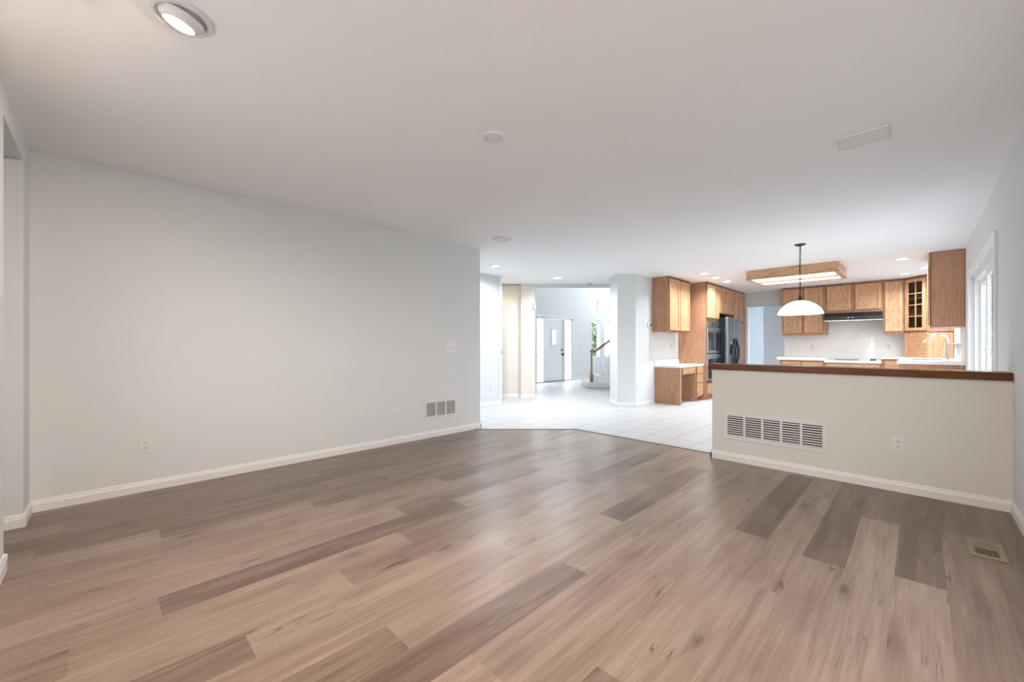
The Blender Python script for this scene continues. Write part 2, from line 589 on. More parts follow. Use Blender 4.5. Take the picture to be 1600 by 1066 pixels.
    nt.links.new(bp.outputs[0], b.inputs['Normal'])
    return m


PLANK = plank_mat()

# ------------------------------------------------------------------ floors
XL = -4.5          # face of the long left wall
YN = -0.385        # face of the near wall, behind the camera
YH = 4.6           # face of the half wall
CH = 2.6           # ceiling height
DIAG = 8.22        # wood / tile boundary: y = x + DIAG


def clip(poly, f):
    out = []
    for i in range(len(poly)):
        a, b = poly[i], poly[(i + 1) % len(poly)]
        fa, fb = f(a), f(b)
        if fa <= 0:
            out.append(a)
        if (fa < 0 < fb) or (fb < 0 < fa):
            t = fa / (fa - fb)
            out.append((a[0] + (b[0] - a[0]) * t, a[1] + (b[1] - a[1]) * t))
    return out


def build_floor():
    # joints read off the photograph: column -> list of (y of a joint, tone of the plank beyond it)
    known = {1: [(1.1, .45), (3.66, .30)], 2: [(1.2, .72), (2.91, .14)], 3: [(1.35, .78), (3.745, .38)], 4: [(.9, .62), (2.81, .12), (4.3, .3)],
             5: [(.75, .66), (2.3, .62), (4.0, .70)], 6: [(1.3, .72), (2.9, .16), (4.5, .6)], 7: [(.5, .70), (2.05, .72), (3.75, .68)],
             8: [(1.0, .60), (2.78, .62)], 9: [(.25, .20), (1.79, .74), (3.35, .62)], 10: [(.85, .84), (2.49, .16), (4.1, .7)],
             11: [(.1, .70), (1.65, .78), (3.3, .66)], 12: [(-1.0, .20), (.41, .82), (2.0, .74), (3.55, .70)], 13: [(-.7, .84), (.877, .42), (2.3, .70), (2.93, .28), (4.3, .62)],
             14: [(-.1, .72), (1.33, .34), (2.9, .62)], 15: [(-1.2, .64), (.176, .16), (1.9, .66), (3.4, .5)], 16: [(.1, .70), (1.51, .32), (3.0, .66)],
             17: [(-.5, .62), (.9, .76), (2.5, .6)], 18: [(-.2, .55), (.75, .70), (2.12, .22), (3.7, .55)], 19: [(-.6, .62), (1.1, .36), (2.6, .68)],
             20: [(-1.1, .62), (.245, .30), (1.8, .50), (3.2, .30)], 21: [(-1.3, .55), (-.29, .26), (1.35, .56), (2.9, .40)],
             22: [(-.9, .34), (.65, .22), (2.2, .44)], 23: [(-.2, .52), (1.4, .36), (2.9, .52)], 24: [(-.5, .5), (1.0, .46), (2.5, .32)], 25: [(.2, .5), (1.8, .42)]}
    bm = bmesh.new()
    uvp = bm.loops.layers.uv.new('plank')
    uve = bm.loops.layers.uv.new('edge')
    lt = bm.faces.layers.float.new('tone')
    lr = bm.faces.layers.float.new('rnd')
    rg = random.Random(11)
    Y0, Y1 = -1.7, 4.76
    for i in range(0, 28):
        xa, xb = .29 - .19 * i, .48 - .19 * i
        xa = max(xa, XL - .06)
        if xb <= xa:
            continue
        ks = known.get(i, [(rg.uniform(.3, 1.2), .5), (rg.uniform(1.9, 2.8), .4)])
        cuts = [(Y0, rg.uniform(.35, .75))] + [k for k in ks if k[0] > Y0 + .05]
        for j, (ya, tone) in enumerate(cuts):
            yb = cuts[j + 1][0] if j + 1 < len(cuts) else Y1
            poly = [(xa, ya), (xb, ya), (xb, yb), (xa, yb)]
            poly = clip(poly, lambda p: p[1] - p[0] - DIAG)
            # the near wall: only the opening carries floor beyond it
            if len(poly) < 3:
                continue
            f = bm.faces.new([bm.verts.new((p[0], p[1], 0)) for p in poly])
            f[lt] = tone
            f[lr] = rg.random()
            for l in f.loops:
                c = l.vert.co
                l[uvp].uv = (c.x - (xa + xb) / 2, c.y - ya)
                l[uve].uv = (min(c.x - xa, xb - c.x), min(c.y - ya, yb - c.y))
            # cut the plank in two along both middles so that edge distances interpolate exactly
    geom = bm.verts[:] + bm.edges[:] + bm.faces[:]
    me = bpy.data.meshes.new('floor')
    bm.normal_update()
    for f in bm.faces:
        if f.normal.z < 0:
            f.normal_flip()
    bm.to_mesh(me)
    bm.free()
    me.materials.append(PLANK)
    o = bpy.data.objects.new('floor', me)
    COL.objects.link(o)
    return struct(o)


build_floor()
struct(MB().prism([(-4.56, 2.5), (-4.56, DIAG - 4.56), (-3.46, 4.76), (.6, 4.76), (.6, 15.1), (-8.6, 15.1), (-8.6, 2.5)], -.12, 0).build('floor_tile', TILE))
struct(MB().prism([(-4.62, -1.75), (.6, -1.75), (.6, 4.76), (-3.46, 4.76), (-4.56, 3.66), (-4.62, 3.6)], -.12, -.004).build('floor_slab', CONCRETE))
t = MB()
t.prism([(-4.5, DIAG - 4.5 - .02), (-4.5, DIAG - 4.5 + .015), (-3.47, 4.775), (-1.58, 4.775), (-1.58, 4.745), (-3.455, 4.745)], 0, .006)
struct(t.build('trim_1', ALU))

# ------------------------------------------------------------------ ceiling
struct(MB().prism([(-7.7, -1.75), (.6, -1.75), (.6, 15.1), (-4.02, 15.1), (-4.02, 9.27), (-7.7, 5.59)], CH, CH + .12).build('ceiling', CEIL))
struct(MB().prism([(-8.65, 4.6), (-7.69, 5.6), (-4.02, 9.27), (-3.9, 9.39), (-3.9, 15.15), (-8.65, 15.15)], 5.2, 5.3).build('ceiling_foyer', CEIL))

# ------------------------------------------------------------------ walls
struct(MB().box(XL - .12, XL, YN - .115, 3.845, 0, CH).build('wall_left', WALL))
nw = MB()
nw.box(XL - .12, -4.19, YN - .115, YN, 0, CH)
nw.box(-4.19, -3.45, YN - .115, YN, 2.43, CH)
bw = ADDED_BEHIND_WIN
nw.box(-3.45, bw[0], YN - .115, YN, 0, CH)
nw.box(bw[0], bw[1], YN - .115, YN, 0, bw[2])
nw.box(bw[0], bw[1], YN - .115, YN, bw[3], CH)
nw.box(bw[1], .6, YN - .115, YN, 0, CH)
struct(nw.build('wall_near', WALL))
hall = MB()
hall.box(-4.31, -4.19, -1.75, YN - .115, 0, CH)
hall.box(-3.2, -3.08, -1.75, YN - .115, 0, CH)
hw = ADDED_PASS_WIN
hall.box(-4.31, hw[0], -1.87, -1.75, 0, CH)
hall.box(hw[1], -3.08, -1.87, -1.75, 0, CH)
hall.box(hw[0], hw[1], -1.87, -1.75, 0, hw[2])
hall.box(hw[0], hw[1], -1.87, -1.75, hw[3], CH)
struct(hall.build('wall_passage', WALL))


def wall_with_holes(name, F, u0, u1, z0, z1, th, holes, mat):
    """holes (u0, u1, z0, z1) sorted along u"""
    m = MB()
    cur = u0
    for (a, b, c, d) in holes:
        m.box(cur, a, 0, th, z0, z1, F)
        if c > z0:
            m.box(a, b, 0, th, z0, c, F)
        if d < z1:
            m.box(a, b, 0, th, d, z1, F)
        cur = b
    m.box(cur, u1, 0, th, z0, z1, F)
    return struct(m.build(name, mat))


FR = lambda u, w, z: (XR + w, u, z)
wall_with_holes('wall_right', FR, YN - .115, 15.1, 0, CH, .12, [ADDED_NEAR_WIN, SLIDER, SINK_WIN, ADDED_REAR_WIN, ADDED_REAR_WIN2], WALL)
FB = lambda u, w, z: (u, 12.1 + w, z)
BO = (-3.235, -2.39, 0, 2.22)
wall_with_holes('wall_back', FB, -3.9, XR, 0, CH, .12, [BO], WALL)
bk = MB()
bk.box(-3.9, XR, 14.9, 15.1, 0, CH)
bk.box(-3.05, XR, 12.95, 13.07, 0, CH)
struct(bk.build('wall_rear_room', REAR_LIT))
PA, PB = (-4.153, 7.060), (-3.9, 7.313)
struct(MB().prism([PA, PB, (-3.9, 15.1), (-4.02, 15.1), (-4.02, 8.0), (-4.58, 7.487)], 0, CH).build('wall_kitchen_left', WALL))
struct(MB().prism([(-4.02, 9.39), (-3.9, 9.39), (-3.9, 15.1), (-4.02, 15.1)], CH, 5.2).build('wall_upper', WALL))

# hall side
hl = MB()
hl.box(-6.12, -6.0, 2.5, 5.7, 0, CH)
hl.box(-6.12, XL - .12, 2.4, 2.5, 0, CH)
hl.box(-7.6, -6.12, 5.58, 5.7, 0, CH)
struct(hl.build('wall_hall', WALL))
S2 = math.sqrt(.5)


def RD(r, d):
    return ((r - d) * S2, (r + d) * S2)


t4 = struct(MB().box(-6.0, -5.985, 5.63, 5.70, 0, CH).build('trim_4', TRIM, bevel=.003))
MB().box(-5.985, -5.982, 5.672, 5.692, 1.03, 1.10).build('strike_plate', PEWTER, t4)
CREAM = plain('cream_paint', (0.72, 0.675, 0.62), 0.75, var=0.008, scale=1.5, bump=0.1, bump_scale=140)
al = MB()
al.prism([RD(.205, 9.28), RD(.525, 9.28), RD(.525, 9.42), RD(-1.32, 9.42), RD(-1.32, 9.36), RD(.205, 9.36)], 0, 2.6)
struct(al.build('wall_alcove', CREAM))
hd = MB()
hd.prism([RD(.525, 9.28), RD(3.63, 9.28), RD(3.75, 9.4), RD(.525, 9.4)], 2.53, 5.2)
hd.prism([RD(-1.9, 9.28), RD(.525, 9.28), RD(.525, 9.4), RD(-1.9, 9.4)], 2.6, 5.2)
struct(hd.build('wall_foyer_header', WALL))
FF = lambda u, w, z: (XF - w, u, z)
FRONT = (9.56, 11.46, 0, 2.12)
wall_with_holes('wall_foyer', FF, 4.6, 15.1, 0, 2.36, .12, [FRONT] + [w_ for w_ in FOYER_WINS if w_[2] < 1], WALL)
wall_with_holes('wall_foyer_upper', FF, 4.6, 15.1, 2.36, 5.2, .12, [w_ for w_ in FOYER_WINS if w_[2] > 1], WALL)
FN = lambda u, w, z: (u, 15.0 + w, z)
wall_with_holes('wall_foyer_end', FN, XF - .12, -4.02, 0, 5.2, .12, [ADDED_HIGH_WIN], WALL)
struct(MB().prism([(-8.62, 4.5), (-8.5, 4.5), (-7.5, 5.5), (-7.5, 5.66), (-8.62, 4.6)], 0, 5.2).build('wall_foyer_side', WALL))

# half wall with its stained ledge
struct(MB().box(-1.565, XR, YH, YH + .15, 0, .945).build('wall_half', HALF_WARM))
struct(MB().box(-1.60, XR - .002, YH - .03, YH + .24, .945, 1.005).build('trim_2', OAK_DARK, bevel=.006))

# baseboards
BBP = [(0, 0), (.013, 0), (.013, .055), (.009, .066), (.006, .082), (0, .086)]


def base(name, segs):
    m = MB()
    for (x0, y0, x1, y1) in segs:
        ln = math.hypot(x1 - x0, y1 - y0)
        F = frame(x0, y0, math.atan2(y1 - y0, x1 - x0))
        m.extrude(BBP, F, 0, ln)
    return struct(m.build(name, TRIM))


base('baseboard_left', [(XL, YN, XL, 3.858), (XL + .013, 3.845, XL - .12, 3.845)])
base('baseboard_near', [(-4.176, YN, XL, YN), (-4.19, -1.75, -4.19, YN + .013), (.48, YN, -3.463, YN), (-3.45, YN + .013, -3.45, YN - .115)])
base('baseboard_half', [(-1.578, YH, XR, YH), (-1.565, YH + .15, -1.565, YH - .013)])
base('baseboard_right', [(XR, YH, XR, YN), (XR, SLIDER[0] - .1, XR, YH + .15)])
base('baseboard_pier', [(*PA, *PB), (*PB, -3.9, 8.1), (-4.58, 7.487, *PA)])
base('baseboard_hall', [(-6.0, 2.5, -6.0, 5.7), (*RD(-1.3, 9.36), *RD(.205, 9.36)), (*RD(.205, 9.28), *RD(.525, 9.28))])
base('baseboard_foyer', [(XF, 4.6, XF, 9.5), (XF, 11.5, XF, 15.0)])


# ------------------------------------------------------------------ windows, doors
def window(name, F, u0, u1, z0, z1, th=.12, cols=2, rows=1, fw=.045, sill=True, pane='near'):
    """a framed window set in its wall opening; F(u, w, z) with w outward"""
    f = MB()
    w0, w1 = .05, .10
    f.box(u0, u1, w0, w1, z0, z0 + fw, F)
    f.box(u0, u1, w0, w1, z1 - fw, z1, F)
    f.box(u0, u0 + fw, w0, w1, z0 + fw, z1 - fw, F)
    f.box(u1 - fw, u1, w0, w1, z0 + fw, z1 - fw, F)
    fo = struct(f.build(name, TRIM))
    g = MB()
    for k in range(1, cols):
        x = u0 + (u1 - u0) * k / cols
        g.box(x - .012, x + .012, w0 + .005, w1 - .005, z0 + fw, z1 - fw, F)
    for k in range(1, rows):
        z = z0 + (z1 - z0) * k / rows
        g.box(u0 + fw, u1 - fw, w0 + .008, w1 - .008, z - .012, z + .012, F)
    if cols > 1 or rows > 1:
        g.build('window_grid', TRIM, fo)
    MB().box(u0 + fw, u1 - fw, .073, .077, z0 + fw, z1 - fw, F).build('window_pane', PANES[pane], fo)
    if sill:
        MB().box(u0 + .002, u1 - .002, -.04, w0, z0 + .001, z0 + .02, F).build('window_sill', TRIM, fo, bevel=.004)
    return fo


window('window_1', FR, *ADDED_NEAR_WIN, cols=2)
window('window_2', FR, *SINK_WIN, cols=2, pane='patio')
for i, (a, b, c, d) in enumerate(FOYER_WINS):
    window('window_%d' % (3 + i), FF, a, b, c, d, cols=2 if c > 1 else 1, rows=2 if c > 1 else 1, fw=.03, sill=False, pane='foyer')
window('window_7', FN, ADDED_HIGH_WIN[0], ADDED_HIGH_WIN[1], ADDED_HIGH_WIN[2], ADDED_HIGH_WIN[3], cols=3, pane='foyer')
window('window_8', FR, *ADDED_REAR_WIN, cols=1, pane='rear')
window('window_9', FR, *ADDED_REAR_WIN2, cols=2, pane='rear')
window('window_10', lambda u, w, z: (u, YN - w, z), *ADDED_BEHIND_WIN, cols=3, pane='behind')
window('window_11', lambda u, w, z: (u, -1.75 - w, z), *ADDED_PASS_WIN, cols=1, pane='near')

# front door with sidelights
fd = struct(MB().box(9.98, 11.02, .05, .09, .02, 2.06, FF).build('door_1', DOORP, bevel=.003))
m = MB()
for (a, b) in ((9.56, 9.63), (9.92, 9.975), (11.025, 11.06), (11.39, 11.46)):
    m.box(a, b, 0, .11, 0, 2.12, FF)
m.box(9.56, 11.46, 0, .11, 2.065, 2.12, FF)
for (a, b) in ((9.49, 9.56), (11.46, 11.53)):
    m.box(a, b, -.015, 0, 0, 2.19, FF)
m.box(9.56, 11.46, -.015, 0, 2.12, 2.19, FF)
m.box(9.63, 9.92, .02, .10, 0, .04, FF)
m.box(11.06, 11.39, .02, .10, 0, .04, FF)
m.build('door_frame', TRIM, fd)
MB().box(9.63, 9.92, .06, .066, .04, 2.065, FF).build('sidelight_pane', PANES['foyer'], fd)
MB().box(11.06, 11.39, .06, .066, .04, 2.065, FF).build('sidelight_pane', PANES['foyer'], fd)
lz0, lz1, ly0, ly1 = 1.24, 1.69, 10.42, 10.6
m = MB()
m.box(ly0 - .05, ly1 + .05, .03, .05, lz0 - .05, lz0, FF)
m.box(ly0 - .05, ly1 + .05, .03, .05, lz1, lz1 + .05, FF)
m.box(ly0 - .05, ly0, .03, .05, lz0, lz1, FF)
m.box(ly1, ly1 + .05, .03, .05, lz0, lz1, FF)
m.build('lite_frame', DOORP, fd)
LITE_GLOW = glow('daylight_glow_lite', (0.95, 0.98, 1.0), 1.6)  # daylight behind the door lite, put in as a glow of its own
MB().box(ly0, ly1, .042, .0495, lz0, lz1, FF).build('door_lite', LITE_GLOW, fd)
MB().lathe([(0, .0), (.028, .0), (.028, .02), (.02, .03), (0, .03)], Matrix.Translation((XF - .05, 10.93, 1.05)) @ Matrix.Rotation(PI / 2, 4, 'Y'), 16).build('deadbolt', BLACK, fd)
MB().lathe([(0, .0), (.032, .0), (.032, .008), (.012, .012), (.012, .035), (.03, .045), (.033, .06), (.025, .075), (0, .08)], Matrix.Translation((XF - .05, 10.94, .90)) @ Matrix.Rotation(PI / 2, 4, 'Y'), 18).build('door_knob', BLACK, fd, smooth=True)
for z in (.27, 1.07, 1.88):
    MB().box(9.972, 9.99, .035, .05, z - .05, z + .05, FF).build('hinge', STEEL, fd)
struct(MB().box(9.56, 11.46, -.01, .13, 0, .02, FF).build('trim_3', ALU))

# patio slider
a, b, c, d = SLIDER
sl = MB()
sl.box(a, b, .03, .115, d - .05, d, FR)
sl.box(a, b, .03, .115, c, c + .04, FR)
sl.box(a, a + .05, .03, .115, c, d, FR)
sl.box(b - .05, b, .03, .115, c, d, FR)
so = struct(sl.build('door_2', TRIM, bevel=.003))
cs = MB()
cs.box(a - .12, a - .01, -.02, 0, 0, d + .105, FR)
cs.box(b + .01, b + .10, -.02, 0, 0, d + .105, FR)
cs.box(a - .01, b + .01, -.02, 0, d + .01, d + .105, FR)
cs.build('door_casing', TRIM, so, bevel=.003)
my = (a + b) / 2
for k, (p, q, w) in enumerate(((a + .05, my + .04, .045), (my - .04, b - .05, .08))):
    s = MB()
    s.box(p, p + .07, w, w + .03, .045, d - .055, FR)
    s.box(q - .07, q, w, w + .03, .045, d - .055, FR)
    s.box(p + .07, q - .07, w, w + .03, d - .125, d - .055, FR)
    s.box(p + .07, q - .07, w, w + .03, .045, .14, FR)
    pan = s.build('sliding_panel', TRIM, so)
    MB().box(p + .07, q - .07, w + .012, w + .018, .14, d - .125, FR).build('glass_pane', PANES['patio'], pan)
MB().tube([(XR + .035, my, .95), (XR + .015, my, .97), (XR + .015, my, 1.15), (XR + .035, my, 1.17)], .009, 8).build('pull_handle', WHITE, so)


# ------------------------------------------------------------------ wall fittings
def grille(F, W, H, secs, nsl, label, group, loc):
    """return air grille; F(u, w, z) with z from the grille's bottom"""
    g = thing('return_air_grille', loc, label, 'vent', group)
    b = .036
    f = MB()
    f.box(0, W, 0, .008, 0, b, F)
    f.box(0, W, 0, .008, H - b, H, F)
    f.box(0, b, 0, .008, b, H - b, F)
    f.box(W - b, W, 0, .008, b, H - b, F)
    sw = (W - 2 * b) / secs
    for k in range(1, secs):
        x = b + sw * k
        f.box(x - .009, x + .009, .001, .008, b, H - b, F)
    f.build('frame', GRILLE, g, bevel=.002)
    MB().box(b * .6, W - b * .6, .0005, .001, b * .6, H - b * .6, F).build('duct_opening', DARK, g)
    for k in range(secs):
        m = MB()
        x0 = b + sw * k + (.009 if k else 0)
        x1 = b + sw * (k + 1) - (.009 if k < secs - 1 else 0)
        for i in range(nsl):
            z = b + (H - 2 * b) * (i + .5) / nsl
            p = (H - 2 * b) / nsl
            m.extrude([(.0012, z - p * .02), (.0068, z - p * .36), (.0076, z - p * .32), (.002, z + p * .08)], F, x0, x1)
        m.build('louver_bank', GRILLE, g)
    return g


FLW = lambda o, z0: (lambda u, w, z: (XL + w, o + u, z0 + z))
FHW = lambda o, z0: (lambda u, w, z: (o + u, YH - w, z0 + z))
grille(FHW(-1.448, .228), .868, .276, 5, 9, 'wide white five-section return air grille on the half wall', None, (-1.0, YH, .228))
grille(FLW(2.893, .235), .533, .25, 3, 9, 'white three-section return air grille low on the left wall', None, (XL, 3.16, .235))


def outlet(F, label, loc, w=.082, h=.125, t=.006):
    g = thing('wall_outlet', loc, label, 'outlet', 'wall outlets')
    MB().box(-w / 2, w / 2, 0, t, -h / 2, h / 2, F).build('cover_plate', WHITE, g, bevel=.002)
    for s in (1, -1):
        z = s * h * .17
        r = MB().box(-.017, .017, t, t + .003, z - .015, z + .015, F).build('receptacle', WHITE, g, bevel=.004)
        m = MB()
        m.box(-.0085, -.0055, t + .003, t + .0035, z - .004, z + .008, F)
        m.box(.0055, .0085, t + .003, t + .0035, z - .004, z + .008, F)
        m.box(-.003, .003, t + .003, t + .0035, z - .012, z - .007, F)
        m.build('slots', SLOT, r)
    return g


def at_wall(kind, a, z):
    """local frame centred on a wall point, and that point"""
    if kind == 'left':
        return (lambda u, w, q: (XL + w, a + u, z + q)), (XL, a, z)
    if kind == 'half':
        return (lambda u, w, q: (a + u, YH - w, z + q)), (a, YH, z)
    if kind == 'hall':
        return (lambda u, w, q: (-6.0 + w, a + u, z + q)), (-6.0, a, z)
    if kind == 'kleft':
        return (lambda u, w, q: (-3.9 + w, a + u, z + q)), (-3.9, a, z)
    if kind == 'back':
        return (lambda u, w, q: (a + u, 12.091 - w, z + q)), (a, 12.091, z)
    if kind == 'foyer':
        return (lambda u, w, q: (XF + w, a + u, z + q)), (XF, a, z)
    if kind == 'kright':
        return (lambda u, w, q: (XR - .009 - w, a - u, z + q)), (XR - .009, a, z)


for kind, a_, z_, lab in (('left', .235, .38, 'white outlet low on the long left wall, alone near its left end'),
                          ('left', 2.495, .362, 'white outlet just left of the three-section grille'),
                          ('half', -.117, .391, 'white outlet on the half wall right of the wide grille'),
                          ('hall', 5.44, .36, 'white outlet low on the narrow hall wall behind the left wall'),
                          ('kleft', 7.40, .36, 'white outlet low on the wall between the pier and the desk'),
                          ('back', -1.82, 1.16, 'white outlet on the back splash under the left wall cabinet'),
                          ('back', -.465, 1.18, 'white outlet on the back splash under the right wall cabinet')):
    F, l = at_wall(kind, a_, z_)
    outlet(F, lab, l)


def switch(F, n, label, loc, w, h=.125):
    g = thing('light_switch', loc, label, 'switch', 'light switches')
    MB().box(-w / 2, w / 2, 0, .006, -h / 2, h / 2, F).build('cover_plate', WHITE, g, bevel=.002)
    for k in range(n):
        x = (k - (n - 1) / 2) * .046
        MB().extrude([(.006, -.012), (.009, -.012), (.018, .008), (.016, .013), (.006, .012)], F, x - .006, x + .006).build('toggle', WHITE, g)
    return g


F, l = at_wall('left', 3.31, 1.17)
switch(F, 4, 'white four-gang switch plate on the left wall above the grille', l, .215, .13)
F, l = at_wall('hall', 5.16, 1.14)
switch(F, 2, 'white switch plate on the narrow hall wall behind the left wall', l, .12)
F, l = at_wall('kleft', 8.36, 1.19)
switch(F, 2, 'white switch plate above the desk, left of two', l, .12)
F, l = at_wall('kleft', 8.95, 1.19)
switch(F, 2, 'white switch plate above the desk, beside the tall oven cabinet', l, .12)
F, l = at_wall('foyer', 11.95, 1.13)
switch(F, 2, 'small white switch plate right of the front door', l, .12)

F, l = at_wall('kleft', 7.86, 1.62)
th = thing('thermostat', l, 'white thermostat with dark display left of the desk cabinet', 'thermostat')
MB().box(-.07, .07, 0, .028, -.05, .05, F).build('housing', WHITE, th, bevel=.006)
MB().box(-.005, .055, .0282, .029, -.03, .03, F).build('display', BGLASS, th)

# small chime box on the foyer opening's left edge
ch = MB()
px, py = RD(.52, 9.262)
FD = frame(px, py, PI / 4)
ch.box(-.03, .03, 0, .02, 2.02, 2.18, FD)
tag(ch.build('door_chime', plain('grey_plastic', (.45, .46, .48), .5), bevel=.005), 'small grey box high on the left edge of the foyer opening', 'door chime')


# ------------------------------------------------------------------ ceiling fittings
def spot(name, parent, loc, power, col, rot=(0, 0, 0), size=.12, spread=180):
    l = bpy.data.lights.new(name, 'AREA')
    l.shape = 'DISK'
    l.size = size
    l.energy = power
    l.color = col
    l.spread = math.radians(spread)
    o = bpy.data.objects.new(name, l)
    COL.objects.link(o)
    o.location = loc
    o.rotation_euler = rot
    if parent is not None:
        o.parent = parent


def can(x, y, label, lamp='kcan', proto=[None]):
    if proto[0] is None:
        g = thing('recessed_light', (x, y, CH), label, 'ceiling light', 'recessed can lights')
        M = Matrix.Translation((x, y, CH))
        MB().lathe([(.072, 0), (.072, -.004), (.078, -.008), (.098, -.007), (.105, 0)], M, 32, close=True).build('trim_ring', WHITE, g, smooth=True)
        MB().lathe([(0, -.003), (.074, -.003), (.074, -.001), (0, -.001)], M, 32).build('lens', CAN_LENS, g)
        proto[0] = g
    else:
        g = copy_tree(proto[0], (x, y, CH), label)
    spot('can_lamp', g, (0, 0, -.012), *LAMP[lamp], spread=165 if lamp == 'hcan' else 148)
    return g


can(-5.27, 4.86, 'lit recessed light nearest the end of the left wall', 'hcan')
can(-5.27, 6.60, 'lit recessed light in front of the foyer opening', 'hcan')
can(-2.95, 8.23, 'lit recessed light beside the desk wall cabinet, nearest of three')
can(-2.95, 8.88, 'lit recessed light, middle of the row by the oven cabinet')
can(-2.95, 9.58, 'lit recessed light, farthest of the row by the oven cabinet')
can(-.18, 9.10, 'lit recessed light between the oak box light and the right wall cabinet', 'ecan')
can(-.18, 11.04, 'lit recessed light above the glass-front corner cabinet', 'ecan')
can(*RD(-.62, 8.95), 'added warm recessed light in the hall alcove, hidden behind the narrow hall wall', 'alcove')  # unseen lamp put in to turn the alcove wall peach
can(.10, 10.42, 'lit recessed light half hidden by the right wall cabinet', 'ecan')

# eyeball downlights: one in view over the left of the room, a twin added unseen over the camera as warm fill
def eyeball(ex, ey, lamp, tilt, label):
    eb = thing('eyeball_downlight', (ex, ey, CH), label, 'ceiling light', 'eyeball downlights')
    M = Matrix.Translation((ex, ey, CH))
    MB().lathe([(.084, 0), (.084, -.010), (.092, -.015), (.108, -.012), (.115, 0)], M, 48, close=True).build('trim_ring', WHITE, eb, smooth=True)
    ME = M @ Matrix.Translation((0, 0, 0)) @ tilt
    prof = [(.083 * math.cos(t_), -.083 * math.sin(t_) * .62) for t_ in [math.radians(q) for q in range(-12, 54, 6)]]
    MB().lathe([(0, -.012), (.078, -.012)] + prof[3:] + [(.0535, prof[-1][1]), (.053, prof[-1][1] + .008)], ME, 40).build('eyeball', WHITE, eb, smooth=True)
    zl = prof[-1][1]
    MB().lathe([(0, zl - .002), (.0545, zl + .002), (.0545, zl + .006), (0, zl + .006)], ME, 40).build('lamp', WARM_LENS, eb)
    q = tilt @ Vector((0, 0, zl - .01))
    spot('eyeball_lamp', eb, q, *LAMP[lamp], tilt.to_euler(), .10, 162)


eyeball(-2.215, .228, 'eyeball', Matrix.Rotation(math.radians(17), 4, Vector((-.70, .71, 0))),
        'lit warm swivel downlight at the top left of the ceiling')
eyeball(-.50, .228, 'fill_eyeball', Matrix.Rotation(math.radians(24), 4, 'X'),
        'added warm fill downlight over the near right corner, out of the picture')

M = Matrix.Translation((-2.016, 1.84, CH))
sd = thing('ceiling_disc', (-2.016, 1.84, CH), 'round flat white cover plate in the middle of the ceiling', 'ceiling cover')
MB().lathe([(0, -.012), (.066, -.012), (.072, -.008), (.073, 0), (0, 0)], M, 40).build('plate', WHITE, sd, smooth=True)
for s in (1, -1):
    MB().lathe([(0, -.0135), (.005, -.013), (.005, -.011), (0, -.011)], Matrix.Translation((-2.016 + s * .035, 1.84 + s * .025, CH)), 10).build('screw', ALU, sd)
M = Matrix.Translation((-5.24, 7.72, CH))
sm = thing('smoke_detector', (-5.24, 7.72, CH), 'small round smoke detector on the hall ceiling before the foyer', 'smoke detector')
MB().lathe([(0, -.035), (.04, -.035), (.055, -.025), (.06, 0), (0, 0)], M, 28).build('housing', plain('greyed_plastic', (.5, .5, .5), .5), sm, smooth=True)
MB().lathe([(0, -.04), (.02, -.038), (.022, -.034), (0, -.034)], M, 16).build('sensor_cap', WHITE, sm)


def register(x0, x1, y0, y1, label):
    g = thing('ceiling_register', ((x0 + x1) / 2, (y0 + y1) / 2, CH), label, 'vent', 'ceiling registers')
    f = MB()
    b = .02
    z0, z1 = CH - .014, CH
    f.box(x0, x1, y0, y0 + b, z0, z1)
    f.box(x0, x1, y1 - b, y1, z0, z1)
    f.box(x0, x0 + b, y0 + b, y1 - b, z0, z1)
    f.box(x1 - b, x1, y0 + b, y1 - b, z0, z1)
    f.build('frame', WHITE, g, bevel=.003)
    n = 9
    s = MB()
    for k in range(n):
        y = y0 + b + (y1 - y0 - 2 * b) * (k + .5) / n
        F = lambda u, w, z: (u, y + w, CH + z)
        s.extrude([(-.008, -.002), (.006, -.011), (.0075, -.0095), (-.006, -.0005)], F, x0 + b, x1 - b)
    s.build('vane_bank', plain('vane_enamel', (.84, .865, .89), .5), g)
    return g


register(-.40, -.13, 3.49, 3.71, 'white ceiling register above the half wall at the right')
register(-3.96, -3.75, 3.57, 3.77, 'faint white ceiling register near the end of the left wall')

# floor register
fr = thing('floor_register', (.28, 3.66, 0), 'tan metal floor register in the wood floor by the right wall', 'vent')
m = MB()
x0, x1, y0, y1 = .207, .353, 3.51, 3.815
bx_, by_ = .028, .034
F0 = lambda u, w, z: (u, w, z)
m.box(x0, x1, y0, y0 + by_, 0, .006)
m.box(x0, x1, y1 - by_, y1, 0, .006)
m.box(x0, x0 + bx_, y0 + by_, y1 - by_, 0, .006)
m.box(x1 - bx_, x1, y0 + by_, y1 - by_, 0, .006)
ymid = (y0 + y1) / 2
m.box(x0 + bx_, x1 - bx_, ymid - .004, ymid + .004, 0, .005)
m.build('frame', BEIGE, fr, bevel=.003)
MB().box(x0 + bx_ * .8, x1 - bx_ * .8, y0 + by_ * .8, y1 - by_ * .8, .0004, .001).build('duct_opening', DARK, fr)
for (ya, yb, dens) in ((y0 + by_, ymid - .004, .35), (ymid + .004, y1 - by_, .85)):
    s = MB()
    n = 9
    for k in range(n):
        x = x0 + bx_ + (x1 - x0 - 2 * bx_) * (k + .5) / n
        p = (x1 - x0 - 2 * bx_) / n
        s.box(x - p * dens / 2, x + p * dens / 2, ya, yb, .001, .0042)
    s.build('louver_bank', BEIGE, fr)

